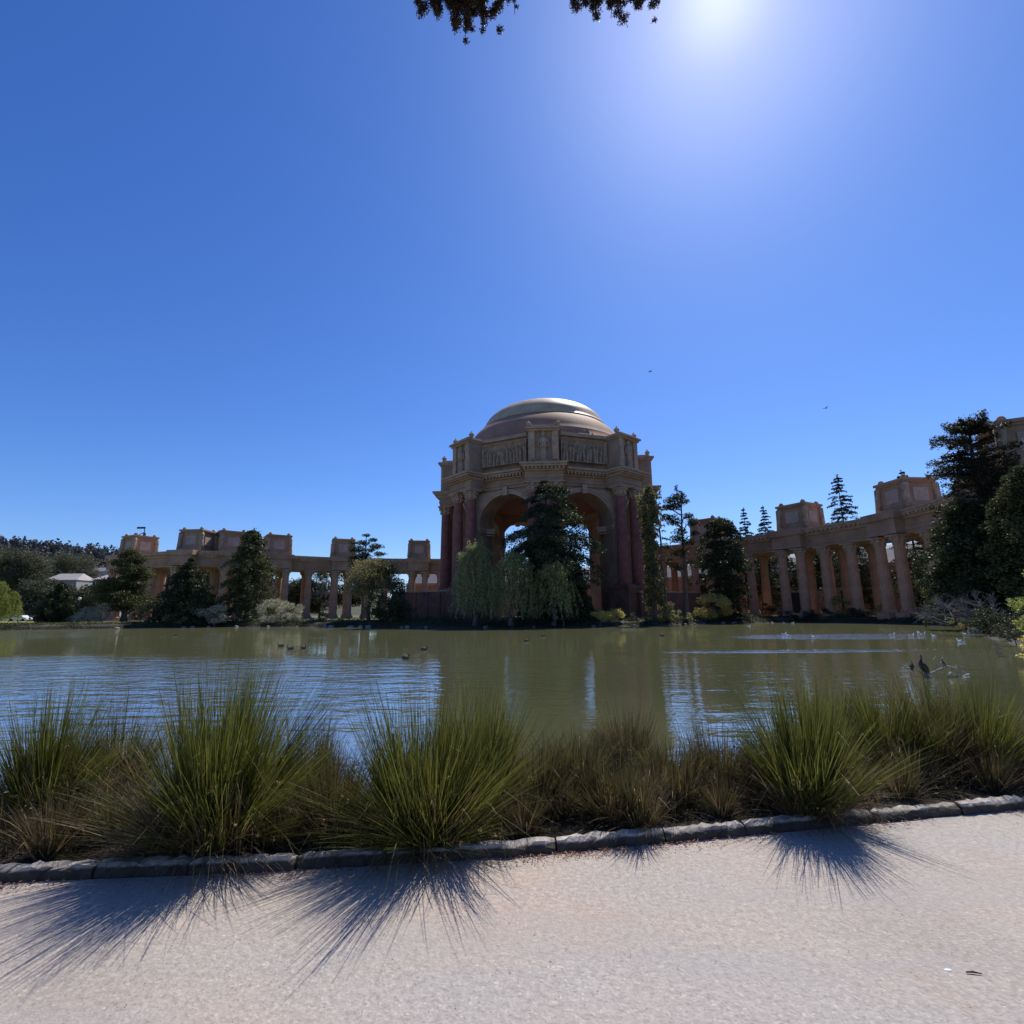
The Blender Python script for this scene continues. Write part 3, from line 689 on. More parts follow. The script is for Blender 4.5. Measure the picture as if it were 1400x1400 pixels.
cr_ = colonnade(ctrl_right, 'curved ochre colonnade with attic boxes, right of the rotunda behind the shore', [(46.9, 120.8), (59.4, 104), (66.8, 84.6), (60, 57.5)])
# exhibition hall behind
hall_pts = smooth([(-36, 176), (-5, 176), (30, 166), (58, 148), (76, 128), (86, 104), (90, 80), (88, 60)], 4)
hall = thing('exhibition_hall', 'long curved salmon walled hall with a grey roof behind the right colonnade', 'building', (-36, 176, 0.5)); m = MB(); mr_ = MB(); tr_ = MB(); o = hall_pts[0]; N = len(hall_pts)
nr = []
for i in range(N):
    tt = (hall_pts[min(i+1, N-1)]-hall_pts[max(i-1, 0)]).normalized(); nr.append(Vector((-tt.y, tt.x, 0)))
def hstrip(m, prof):
    vs = []; K = len(prof)
    for i, p in enumerate(hall_pts):
        for s, z in prof: q = p-o+nr[i]*s; vs.append((q.x, q.y, z))
    m.add(vs, [(K*i+j, K*i+(j+1) % K, K*i+K+(j+1) % K, K*i+K+j) for i in range(N-1) for j in range(K)]+[tuple(range(K)), tuple(K*N-K+j for j in range(K))])
hstrip(m, [(0, -.5), (22, -.5), (22, 11), (0, 11)]); m.build('wall', salmon, hall)
hstrip(tr_, [(-.4, 10.4), (-.02, 10.4), (-.02, 11.3), (-.4, 11.3)]); tr_.build('string_course', ochre2, hall)
hstrip(mr_, [(.5, 11), (22, 11), (11, 16.5), (5, 15)]); mr_.build('roof', roofgrey, hall)
for i in range(1, N-1, 2):
    p = hall_pts[i]-o; n = nr[i]; a = math.atan2(n.y, n.x)
    f_ = MB(); f_.box((p.x-n.x*.1, p.y-n.y*.1, 3.1), (.5, 4.4, 6.6), a); f_.build('door_surround', ochre2, hall)
    d_ = MB(); d_.box((p.x-n.x*.42, p.y-n.y*.42, 2.8), (.2, 3.2, 5.6), a); d_.build('door', doorm, hall)

# antenna frame on the far left attic box
p = at(196, 738, 138); t_ = thing('antenna', 'thin dark antenna frame standing on the leftmost attic box', 'antenna', (p.x, p.y, 22.2)); m = MB()
m.tube([(0, 0, 0), (0, 0, 3.3)], .12, 5); m.tube([(-2.6, 0, 0), (-2.6, 0, 1.6)], .1, 5); m.build('mast', metal_d, t_)
m = MB(); m.box((-1.0, 0, 3.1), (2.2, .25, .5)); m.tube([(-2.7, 0, 1.5), (-1.3, 0, 1.2), (0.1, 0, 1.9)], .11, 5); m.box((.1, 0, .9), (.5, .4, 1.6)); m.build('crossbar', metal_d, t_)

# ------------------------------------------------------------------ trees: far shore
def T(px, py_top, Y, zb=0.4):
    p = at(px, py_top, Y); return Vector((p.x, Y, zb)), p.z-zb
def wpx(n, Y): return n*Y/715.0
# 1 centre conifer in front of the rotunda
loc, h = T(745, 661, 82); P, br = conifer_pts(h, wpx(134, 82), .06, 30, 8, 1.7, .35, lambda t: (.62+.5*math.sin(min(1, t*1.5)*PI*.55) if t < .6 else .2+.95*((1-t)/.4)**.6), 1, .13, .5, .04, .12)
P[:, 0] += 1.3*np.sin(np.clip(P[:, 2]/h, 0, 1)*PI)+.25*np.sin(P[:, 2]*1.3)
put_tree('tall_dark_conifer', 'tall dark spreading conifer standing right before the rotunda', 'tree', loc, P, .42, L_dark, h*.97, .55, br[::3], flat=.45, seed=1)
# second leader to the right
loc, h = T(790, 770, 80); P, br = conifer_pts(h, wpx(62, 80), .1, 14, 7, 1.5, .3, None, 11, .25, .5)
put_tree('small_conifer', 'shorter dark conifer at the right foot of the tall conifer before the rotunda', 'tree', loc, P, .38, L_dark, h*.95, .3, br[::3], flat=.4, seed=11)
def willow(name, label, loc, h, w_, n, seed, lm=L_wil, ln=(.5, .97), cat='tree', group=None, dens=11):
    rg = random.Random(seed); tops = []; bl = []
    for i in range(n):
        a = rg.uniform(0, 2*PI); r = w_/2*math.sqrt(rg.uniform(0, 1)); tz = h*(1-.42*(r/(w_/2))**2)*rg.uniform(.78, 1.03)
        tops.append((r*math.cos(a), r*math.sin(a), tz, tz*rg.uniform(*ln)))
    P = strand_pts(tops, 1, dens, seed)
    for i in range(12):
        a = rg.uniform(0, 2*PI); r = w_/2*.75*math.sqrt(rg.uniform(0, 1)); s = w_*.13; bl.append((r*math.cos(a), r*math.sin(a), h*(.93-.35*(r/(w_/2))**2)-s*.6, s, s, s*.8))
    P2 = blob_pts(bl, 9/(.35), seed, .3); P = np.concatenate([P, P2]); P = P[P[:, 2] > .15]
    limbs = [((0, 0, h*.35), (b[0]*.5, b[1]*.5, h*.6), (b[0], b[1], b[2])) for b in bl[:8]]
    return put_tree(name, label, cat, loc, P, .34, lm, h*.6, w_*.045, limbs, flat=0, asp=.32, hang=True, seed=seed, group=group)
loc, h = T(650, 733, 78); willow('willow', 'grey green willow left of the dark conifer before the rotunda', loc, h, wpx(62, 78), 190, 21)
loc, h = T(698, 748, 76); willow('willow', 'pale weeping willow with long hanging strands just left of the conifer trunk', loc, h, wpx(72, 76), 210, 22)
loc, h = T(755, 762, 76); willow('willow', 'weeping willow hanging in front of the tall dark conifer', loc, h, wpx(60, 76), 150, 23)
# 2 right of the rotunda
loc, h = T(885, 662, 84); P, br = conifer_pts(h, wpx(33, 84), .12, 40, 6, 1.6, .5, lambda t: .75+.35*math.sin(t*9)*.4+.2*t if t < .93 else .9*(1-t)/.07+.15, 31, .25, .6, .05)
put_tree('narrow_conifer', 'narrow olive conifer with ragged sides against the right edge of the rotunda', 'tree', loc, P, .42, L_olive, h*.96, .35, br[::4], flat=.3, seed=31, lean=(.6, 0))
loc, h = T(902, 666, 85); P, br = conifer_pts(h, wpx(20, 85), .3, 16, 3, .45, .2, lambda t: .5+.5*(1-t), 32, .2, .3, .35)
put_tree('bare_conifer', 'thin nearly bare trunk between the narrow olive conifer and the ragged pine', 'tree', loc, P, .3, L_olive, h, .3, br, flat=.3, seed=32, lean=(-.9, 0))
def pine(name, label, loc, h, clumps, seed, lm=L_dark, r=.4, dens=26, size=.36, lean=(0, 0)):
    P = blob_pts(clumps, dens, seed, .25); limbs = [((lean[0]*c[2]/h, lean[1]*c[2]/h, max(1, c[2]-abs(c[0])*.5-.6)), (c[0]*.5, c[1]*.5, c[2]-.5), (c[0]+c[3]*.3, c[1], c[2]-.1)) for c in clumps]
    return put_tree(name, label, 'tree', loc, P, size, lm, h*.95, r, limbs, flat=.35, seed=seed, lean=lean)
loc, h = T(925, 662, 89); rg = random.Random(5); cl = []
Hh = h
for (dx, pyc, rx, rz_) in [(0, 667, .35, 1.0), (-6, 683, 1.4, .8), (4, 678, 1.5, 1.0), (12, 684, 1.2, .7), (-13, 693, 1.0, .7), (-2, 691, 1.7, .9), (-14, 709, 1.5, .8), (-4, 714, 1.3, .9), (18, 704, 1.1, .9), (23, 714, 1.3, 1.1), (8, 726, 1.3, 1.0), (0, 738, 1.5, 1.1), (-16, 748, 1.0, .5), (15, 742, 1.2, .7), (4, 756, 1.7, 1.0), (-12, 765, .9, .5), (18, 768, .9, .6), (0, 777, 1.1, .7), (24, 730, .9, .5)]:
    q = at(925+dx, pyc, 89); cl.append((q.x-loc.x, rg.uniform(-1.2, 1.2), q.z-loc.z, rx, rx, rz_*.75))
pine('ragged_pine', 'tall ragged pine with open gaps between its foliage clumps, right of the rotunda', loc, h, cl, 33, lean=(.6, 0), r=.42)
loc, h = T(983, 706, 96); P, br = conifer_pts(h, wpx(74, 96), .05, 24, 9, 1.7, .3, lambda t: (.9+.2*t if t < .55 else .3+.8*((1-t)/.45)**.6), 34, .18, .6, .12)
put_tree('dense_conifer', 'dense dark rounded conifer between the ragged pine and the right colonnade', 'tree', loc, P, .42, L_dark, h*.95, .45, br[::3], flat=.5, seed=34)
# 3 left shore
loc, h = T(182, 752, 104); rg = random.Random(9); cl = []
for i in range(30):
    t_ = i/29; z = h*(.2+.78*t_); wd = wpx(74, 104)/2*(1.05-.75*t_**1.6); a = rg.uniform(0, 2*PI); rr = wd*rg.uniform(.15, .75)
    cl.append((rr*math.cos(a), rr*math.sin(a), z, wd*.5+.6, wd*.5+.6, .75))
pine('cedar', 'broad dark cedar with flat layers of foliage before the leftmost attic box', loc, h, cl, 41, L_cedar, .6, 20, .42)
loc, h = T(262, 762, 100); P, br = conifer_pts(h, wpx(84, 100), .04, 20, 11, 1.5, .25, lambda t: (1 if t < .35 else ((1-t)/.65)**.8), 42, .22, .55, .12)
put_tree('dark_conifer', 'wide dark conifer reaching the water in front of the double attic box', 'tree', loc, P, .5, L_dark, h*.95, .5, br[::4], flat=.5, seed=42)
loc, h = T(348, 722, 104); P, br = conifer_pts(h, wpx(84, 104), .14, 26, 9, 1.4, .35, lambda t: (1.05-.35*t if t < .6 else .15+.72*((1-t)/.4)**.7), 43, .18, .5, .15)
put_tree('tall_conifer', 'tall olive tinged conifer rising above the colonnade right of the double attic box', 'tree', loc, P, .46, L_cedar, h*.96, .5, br[::3], flat=.4, seed=43)
loc, h = T(501, 728, 106); rg = random.Random(12); cl = []
for dx, pyc, rx in [(0, 732, .9), (-5, 742, 1.4), (9, 738, 1.1), (14, 748, 1.6), (-10, 752, 2.0), (-14, 764, 1.8), (-3, 760, 1.8), (17, 757, 1.3), (6, 752, .9), (-8, 774, 2.2), (-18, 742, .9)]:
    q = at(501+dx, pyc, 106); cl.append((q.x-loc.x, rg.uniform(-1, 1), q.z-loc.z, rx, rx, rx*.4))
pine('wind_blown_pine', 'wind shaped pine poking above the left colonnade beside a tower box', loc, h, cl, 44, r=.35)
def broad(name, label, loc, h, w_, n, seed, lm, dens=14, size=.4, cat='tree', zb=.3, group=None, crown='crown', trunk=True, bs=.2, flat=.2):
    rg = random.Random(seed); cl = []
    for i in range(n):
        a = rg.uniform(0, 2*PI); u = rg.uniform(-1, 1); z = h*(zb+(1-zb)*(.5+.42*u)); r = w_/2*math.sqrt(max(.05, 1-(.86*u)**2))*rg.uniform(.4, .85)
        s = w_*bs*rg.uniform(.6, 1.2); s = min(s, h*.3); cl.append((r*math.cos(a), r*math.sin(a), z, s, s, s*.72))
    P = blob_pts(cl, dens, seed, .45); P = P[P[:, 2] > 0.02]
    limbs = [((0, 0, h*.25), (c[0]*.5, c[1]*.5, h*.3+c[2]*.3), (c[0], c[1], c[2])) for c in cl[:7]]
    return put_tree(name, label, cat, loc, P, size, lm, h*.7, (w_*.035 if trunk else w_*.02), limbs, flat=flat, seed=seed, group=group, crown=crown, wob=.05 if not trunk else .15)
loc, h = T(508, 768, 96); broad('spreading_tree', 'broad grey olive tree leaning over the water between the two small tower boxes', loc, h, wpx(88, 96), 26, 45, L_olive, 16, .36)
loc, h = T(535, 800, 90); broad('dark_shrub', 'dark low tree at the water beside the broad grey olive tree', loc, h, wpx(70, 90), 16, 46, L_dark, 16, .36, cat='shrub', zb=.0)
loc, h = T(85, 795, 98); P, br = conifer_pts(h, wpx(50, 98), .02, 14, 12, 1.6, .15, lambda t: (1 if t < .3 else ((1-t)/.7)**.75), 47, .3, .5)
put_tree('round_conifer', 'small dark cone shaped evergreen on the lawn at the far left', 'tree', loc, P, .42, L_dark, h*.9, .3, br[::4], flat=.3, seed=47)
# background trees at left
for px, py, Y, w_, hfac, lb, sd in [(15, 748, 185, 110, 1, 'wide domed cypress at the left edge behind the lawn', 51), (92, 757, 230, 82, 1, 'domed cypress further back right of the wide one', 52), (60, 790, 150, 60, 1, 'low dark rounded tree left of the white roofed house', 53), (92, 799, 148, 50, 1, 'low rounded tree in front of the pale roofed house wall', 57), (128, 798, 150, 52, 1, 'low rounded tree between the pale roofed houses and the cedar', 54)]:
    loc, h = T(px, py, Y, .6); broad('domed_cypress', lb, loc, h, wpx(w_, Y), 34, sd, L_cyp, 5, .75, zb=.05, group='background cypresses at the left', bs=.17, flat=.5)
loc, h = T(2, 790, 108, .6); willow('willow', 'bright green weeping tree at the left edge on the lawn', loc, h, wpx(26, 108), 110, 55, L_bright)
loc, h = T(20, 805, 110, .6); willow('willow', 'small bright weeping tree right of the one at the left edge', loc, h, wpx(20, 110), 80, 56, L_bright)
# firs poking over the right colonnade, dark trees behind both colonnades
FIR = None
for px, py, Y, w_, lb in [(1016, 694, 140, 24, 'small spired fir, left one of the pair above the right colonnade'), (1043, 691, 138, 28, 'small spired fir, right one of the pair above the right colonnade'), (1144, 649, 118, 42, 'tallest fir above the right colonnade between two attic boxes'), (1232, 642, 108, 34, 'fir tip showing just above the big right attic box')]:
    loc, h = T(px, py, Y, .5); sd = int(px); fs = wpx(w_, Y)/ (h*.42)
    P, br = conifer_pts(h, wpx(w_, Y)*2.6, .2, 30, 7, .9, .25, lambda t: (1-t)**.8*.95+.05, sd, .12, .35, .05, .12)
    put_tree('fir', lb, 'tree', loc, P, .42, L_dark, h*.98, .35, br[::3], flat=.5, seed=sd, group='firs above the right colonnade')
for i, (px, py, Y, w_) in enumerate([(405, 785, 160, 40), (440, 782, 162, 40), (475, 780, 165, 40), (520, 778, 166, 36), (230, 780, 150, 60), (290, 775, 150, 60), (1036, 752, 128, 40), (1068, 750, 122, 36), (1100, 750, 120, 30), (1128, 742, 108, 36), (1165, 735, 102, 30), (1190, 790, 98, 18), (1245, 750, 96, 44), (1275, 740, 90, 50), (960, 750, 130, 40)]):
    loc, h = T(px, py, Y, .5)
    nm = ['behind the left colonnade', 'behind the right colonnade'][px > 700]
    broad('background_tree', f'dark tree seen between the columns {nm}', loc, h, wpx(w_, Y)*1.15, 14, 60+i, L_dark, 9, .55, zb=.1, group=f'dark trees {nm}', bs=.24)
# ---- big trees at the right
loc, h = T(1322, 574, 56, .4)
P, br = conifer_pts(h, wpx(122, 56), .13, 30, 8, 2.6, .1, lambda t: (1.0 if t < .5 else .5+.55*((1-t)/.5)**.5), 71, .16, .42, .08, .18)
P = P[P[:, 0] > -5.6]
put_tree('redwood', 'large dark redwood with feathery layered sprays, tallest tree at the right', 'tree', loc, P, .34, L_red, h*.98, .6, br[::2], flat=.55, seed=71)
loc, h = T(1368, 584, 60, .4); P, br = conifer_pts(h, wpx(80, 60), .1, 28, 7, 2.0, .1, lambda t: (1.0 if t < .5 else .5+.55*((1-t)/.5)**.5), 72, .25, .5, .05, .1)
P = P[~((P[:, 2] > h*.55) & (P[:, 0] > .5))]
put_tree('redwood', 'second dark conifer just right of the large redwood', 'tree', loc, P, .36, L_red, h*.97, .5, br[::3], flat=.5, seed=72)
loc, h = T(1398, 632, 46, .4); P, br = conifer_pts(h, wpx(125, 46), .12, 26, 12, 2.2, .35, lambda t: (1.0 if t < .6 else .15+.85*((1-t)/.4)**.6), 73, .18, .55, .1)
put_tree('dark_cypress', 'dark spreading cypress at the right edge below the attic tower', 'tree', loc, P, .34, L_cedar, h*.95, .5, br[::4], flat=.5, seed=73)
loc, h = T(1314, 680, 52, .4); P, br = conifer_pts(h, wpx(118, 52), .10, 22, 13, 2.2, .35, lambda t: (1.0 if t < .6 else .15+.85*((1-t)/.4)**.6), 74, .2, .55, .1)
put_tree('dark_cypress', 'dense dark cypress under the large redwood', 'tree', loc, P, .36, L_dark, h*.95, .45, br[::4], flat=.4, seed=74)

# ------------------------------------------------------------------ shrubs along the far shore
def shrub(px, py_top, wpix, Y, lm, label, seed, zb=.2, size=.26, dens=26, name='shrub', group='shrubs along the far shore'):
    loc, h = T(px, py_top, Y, zb); h = max(h, .8)
    return broad(name, label, loc, h, wpx(wpix, Y), 13, seed, lm, dens, size, cat='shrub', zb=-.05, group=group, crown='foliage', trunk=False, bs=.2)
shrub(126, 824, 44, 99, L_grey, 'pale olive bush right of the cone shaped evergreen on the far left', 101)
shrub(205, 826, 40, 97, L_dark, 'dark low bush at the foot of the layered cedar', 102)
shrub(240, 838, 40, 96, L_olive, 'low olive scrub between the cedar and the wide dark conifer', 103)
shrub(296, 827, 42, 97, L_grey, 'pale round bush at the water under the double attic box', 104)
shrub(336, 838, 34, 99, L_dark, 'dark bush between the two pale bushes on the left shore', 105)
shrub(374, 820, 44, 97, L_grey, 'larger pale grey bush below the tall conifer', 106)
shrub(404, 823, 30, 98, L_grey, 'pale grey bush right of the larger pale one', 107)
shrub(436, 838, 30, 97, L_dark, 'dark bush left of the bright low plant', 108)
shrub(466, 842, 40, 92, L_bright, 'bright yellow green low plant on the left shore by the stones', 109)
shrub(570, 834, 50, 86, L_dark, 'dark bush below the left terrace wall', 110)
shrub(615, 840, 50, 83, L_dark, 'dark low bush left of the grey green willow', 111)
shrub(538, 842, 14, 88, L_bright, 'tiny bright plant by the fallen log', 112)
shrub(700, 838, 80, 77.5, L_dark, 'dark scrub at the waterline below the willows', 113)
shrub(770, 838, 60, 77, L_dark, 'dark scrub at the waterline below the tall conifer', 114)
shrub(820, 834, 36, 77, L_gold, 'yellow green rounded bush at the foot of the rotunda', 115)
shrub(843, 829, 30, 78, L_gold, 'taller yellow green bush right of the rounded one', 116)
shrub(870, 838, 34, 79, L_dark, 'dark bush right of the yellow green pair', 117)
shrub(905, 822, 44, 85, L_olive, 'olive shrub under the bare trunk', 118)
shrub(930, 835, 40, 87.5, L_wil, 'leafy green shrub at the foot of the ragged pine', 119)
shrub(975, 813, 60, 92.5, L_gold, 'large golden bush glowing in the sun right of the pine', 120, dens=30)
shrub(1003, 836, 24, 95, L_dark, 'dark bush right of the large golden bush', 121)
shrub(1050, 824, 20, 98, L_dark, 'small round clipped bush before the right colonnade', 122)
shrub(1078, 832, 40, 98, L_dark, 'low dark hedge before the coupled columns', 123)
shrub(1120, 832, 50, 97, L_dark, 'low dark hedge in the middle of the right shore', 124)
shrub(1150, 812, 26, 95, L_bright, 'sunlit green bush between the columns of the right colonnade', 125)
shrub(1176, 829, 40, 92, L_dark, 'dark hedge left of the low sunlit plant', 126)
shrub(1212, 824, 26, 87, L_bright, 'low sunlit plant in the last wide gap of the right colonnade', 127)
shrub(1236, 834, 40, 84, L_dark, 'dark hedge under the big right attic box', 128)
shrub(1272, 795, 40, 72, L_bright, 'green bush at the foot of the last columns', 129, zb=.3)
shrub(1293, 805, 40, 67, L_grey, 'dry greyish bush right of the green bush by the last columns', 130, zb=.3)
shrub(1318, 838, 28, 56, L_gold, 'yellowish grass tuft at the right waterline', 131, zb=-.2)
shrub(1298, 832, 16, 60, L_bright, 'small yellow green plant above the right waterline', 132, zb=0)
shrub(1398, 772, 46, 25, L_bright, 'bright green leafy bush at the right edge of the picture', 133, zb=0, size=.15, dens=70)
shrub(1400, 862, 24, 20.5, L_gold, 'yellow green sedge tuft at the right edge by the water', 134, zb=-.45, size=.12, dens=90)
shrub(1330, 846, 40, 46, L_dark, 'dark scrub under the dead branches', 136, zb=-.2, size=.2, dens=40)
shrub(1385, 862, 50, 30, L_dark, 'dark scrub on the bank below the bright green bush', 137, zb=-.3, size=.16, dens=60)
shrub(1356, 832, 60, 40, L_dark, 'dark bank scrub behind the dead branches', 135, zb=.0, size=.2, dens=40)

# low scrub along the whole far waterline
rng = np.random.default_rng(44); pts = []
for i, p in enumerate(lp):
    if isnear(p) or p.x < -140: continue
    if p.y < 12 or (p.y < 60 and p.x < 0): continue
    q0 = p; q1 = lp[(i+1) % nL]; nn = 900 if p.y > 60 else 1000
    u = rng.uniform(0, 1, nn); off = rng.uniform(.0, 3.6, nn); hgt_ = .25+.55*(.5+.5*np.sin(i*.9+u*2))+.35*math.sin(i*.37)
    if -95 < p.x < -73: hgt_ = hgt_*.35
    pts.append(np.stack([q0.x+(q1.x-q0.x)*u+nor[i].x*off, q0.y+(q1.y-q0.y)*u+nor[i].y*off, WZ+.12+off*.25+np.abs(rng.normal(size=nn))*.62*np.maximum(hgt_, .1)], 1))
scr = link('shore_scrub', leaves('scrub', np.concatenate(pts), .24, .1, .5), leaf('leaf_shore_scrub', (0.018, 0.022, 0.01), (0.10, 0.10, 0.04), .25)); tag(scr, 'low dark scrub lining the far waterline', 'ground cover', kind='stuff')
# sunlit lawn at the far left
lawn = MB(); lawn.add([(-140, 91.5, .62), (-74, 93, .62), (-76, 128, .64), (-170, 128, .64)], [(0, 1, 2, 3)]); tag(lawn.build('lawn', mat('lawn_grass', (0.16, 0.17, 0.03), .95, scale=.4, col2=(0.30, 0.27, 0.07), bump=.05, bscale=8)), kind='structure')

# dead fallen tree at the right bank
def dead_tree(name, label, loc, spread, h, n, seed, r0=.12):
    rg = random.Random(seed); t_ = thing(name, label, 'fallen tree', loc)
    def grow(p, d, L, r, dep, m):
        q = p+d*L; mid = p.lerp(q, .5)+Vector((rg.uniform(-.12, .12), rg.uniform(-.12, .12), rg.uniform(-.05, .1)))*L
        m.tube([p, mid, q], [r, r*.8, r*.6], 5)
        if dep:
            for _ in range(4 if dep > 1 else 3):
                nd = (d+Vector((rg.uniform(-1, 1), rg.uniform(-.8, .8), rg.uniform(-.6, .7)))*.8).normalized(); grow(p.lerp(q, rg.uniform(.5, 1)), nd, L*rg.uniform(.55, .8), r*.55, dep-1, m)
    for i in range(n):
        a = rg.uniform(0, 2*PI); m = MB(); grow(Vector((rg.uniform(-spread, spread), rg.uniform(-1, 1), rg.uniform(0, h*.4))), Vector((math.cos(a), math.sin(a)*.4, rg.uniform(0, .6))).normalized(), h*.5, r0, 3, m); m.build('branch', deadm, t_)
p = at(1345, 830, 42); dead_tree('dead_branches', 'tangle of bleached dead branches on the right bank', (p.x, 42, .2), 3.2, 2.6, 16, 5, .055)
p = gnd(1368, 896, WZ); dead_tree('dead_twigs', 'small pale dead twigs rising from the water at the right', (p.x, p.y, WZ-.1), .5, .8, 4, 6, .025)

# rocks on the shores
rg = random.Random(77)
rsrc = None; ROCKS = []
for v_ in range(4):
    bm_ = bmesh.new(); bmesh.ops.create_icosphere(bm_, subdivisions=2, radius=1)
    for vv in bm_.verts: vv.co *= rg.uniform(.8, 1.15); vv.co.z *= .55
    me = bpy.data.meshes.new('rock'); bm_.to_mesh(me); bm_.free(); me.materials.append(rockm); ROCKS.append(me)
rk = [(x_, None) for x_ in (158, 250, 262, 284, 322, 352, 366, 405, 443, 452, 478, 492, 503, 549, 556, 582, 664, 730, 812, 866, 938, 951, 963, 990, 1005, 1290, 1303, 1322, 1340)]
for i, (x_, _) in enumerate(rk):
    yy = np.interp(x_, [a for a, b_ in shore_px]+[1330, 1345], [b_ for a, b_ in shore_px]+[856, 860]); p = gnd(x_, yy+.3, WZ)
    o = bpy.data.objects.new('rock', ROCKS[i % 4]); C.objects.link(o); o.location = (p.x, p.y+.3, WZ+.1); s = rg.uniform(.2, .5)*p.y/95; o.scale = (s*rg.uniform(1, 1.8), s, s); o.rotation_euler = (0, 0, rg.uniform(0, 6))
    tag(o, 'pale weathered stone lying at the waterline of the lagoon shore', 'rock', 'stones along the lagoon shore')
t_ = thing('fallen_log', 'pale fallen log lying on the shore below the broad olive tree', 'log', (*gnd(525, 853, -.1).xy, 0)); m = MB(); m.tube([(-2.4, 0, .15), (-.5, .1, .25), (2.2, 0, .2)], [.2, .22, .15], 8); m.build('stem', greybark, t_); m = MB(); m.tube([(.4, 0, .25), (.9, -.3, .7)], [.1, .05], 6); m.build('stub', greybark, t_)

# ------------------------------------------------------------------ far left: hill, houses, cars
hx = np.linspace(-1100, 150, 60); hy = np.linspace(380, 1000, 30); X, Y = np.meshgrid(hx, hy)
ridge = np.interp(hx, [-1100, -620, -560, -474, -430, -330, -250, -150, 150], [96, 90, 86, 73, 60, 44, 28, 8, 0]);
prof = np.clip((hy-380)/230, 0, 1); prof = prof*prof*(3-2*prof)
Z = np.outer(prof, ridge)*(600/640)+RNG.normal(size=X.shape)*1.2-2; Z[0, :] = -3
V = np.stack([X, Y, Z], -1).reshape(-1, 3); nx = 60; ii = np.arange(29*59); a0 = (ii//59)*nx+ii % 59
hm = npmesh('hill', V, np.stack([a0, a0+1, a0+nx+1, a0+nx], 1)); tag(link('hill', hm, mat('hill_ground', (0.05, 0.055, 0.03), .95, scale=.02, col2=(0.10, 0.09, 0.05)), smooth=True), kind='structure')
pts = []; rg2 = np.random.default_rng(5)
for _ in range(2600):
    x_ = rg2.uniform(-950, -180); y_ = rg2.uniform(420, 640); k = np.interp(x_, hx, ridge)*(600/640)
    pf = min(max((y_-380)/230, 0), 1); z_ = k*pf*pf*(3-2*pf)-2; tall = rg2.uniform() < .35
    n = 46; hh = rg2.uniform(9, 15)*(1.25 if tall else .85); ww = hh*(.22 if tall else .42)
    d = rg2.normal(size=(n, 3)); d /= np.linalg.norm(d, axis=1)[:, None]; pts.append(np.array([x_, y_, z_+hh*.55])+d*np.array([ww, ww, hh*.5])*rg2.uniform(.5, 1, n)[:, None])
wood = link('hillside_wood', leaves('wood', np.concatenate(pts), 3.4, .1, .7), L_hill); tag(wood, 'dark wood covering the far hill at the left', 'wood', kind='stuff')
def house(px0, px1, py_eave, py_ridge, Y, label, wallc, roofc):
    a_ = at(px0, py_eave, Y); b2 = at(px1, py_eave, Y); zr = at((px0+px1)/2, py_ridge, Y).z; W = b2.x-a_.x; cx = (a_.x+b2.x)/2; ze = a_.z; D = 10
    t_ = thing('house', label, 'house', (cx, Y+D/2, .5)); m = MB(); m.box((0, 0, (ze-.5)/2-.5), (W*.96, D, ze+.5), 0); m.build('wall', wallc, t_)
    m = MB(); z = ze-.55; zz = zr-.5; m.add([(-W/2, -D/2-.5, z), (W/2, -D/2-.5, z), (W/2, D/2+.5, z), (-W/2, D/2+.5, z), (-W/2+2, 0, zz), (W/2-2, 0, zz)], [(0, 1, 5, 4), (2, 3, 4, 5), (1, 2, 5), (3, 0, 4), (0, 3, 2, 1)])
    m.build('roof', roofc, t_)
    n = max(3, int(W/3.2))
    for i in range(n):
        x_ = -W*.42+i*W*.84/(n-1); m = MB(); m.box((x_, -D/2-.04, ze-2.3), (1.1, .12, 1.3)); wn = m.build('window', white, t_); m = MB(); m.box((x_, -D/2-.11, ze-2.3), (.9, .04, 1.1)); m.build('pane', glassd, wn)
pale = mat('pale_wall', (0.42, 0.38, 0.34), .9, var=.1, scale=.5); proof = mat('pale_roof', (0.42, 0.37, 0.34), .8, var=.12, scale=.5); rroof = mat('red_tile_roof', (0.42, 0.24, 0.19), .85, var=.15, scale=.8)
house(60, 106, 793, 783, 210, 'long low house with a sunlit pale roof at the left', pale, proof)
house(127, 156, 792, 784, 200, 'pale roofed house partly behind the layered cedar', pale, proof)
house(116, 152, 781, 775, 300, 'grey roofed building higher up behind the pale roofed house', pale, roofgrey)
# lamp post on the lawn
p = at(109, 818, 112); t_ = thing('lamp_post', 'lamp post with a white globe behind the pale olive bush at left', 'lamp', (p.x, 112, .5)); m = MB(); m.tube([(0, 0, -.3), (0, 0, p.z-.9)], [.09, .06], 8); m.lathe((0, 0, 0), [(.22, -.2), (.2, .3), (.1, .5)], 10); m.build('post', metal_d, t_)
m = MB(); m.lathe((0, 0, p.z-.9), [(.1, 0), (.26, .1), (.32, .32), (.26, .54), (.08, .64)], 14); m.build('globe', white, t_, True)
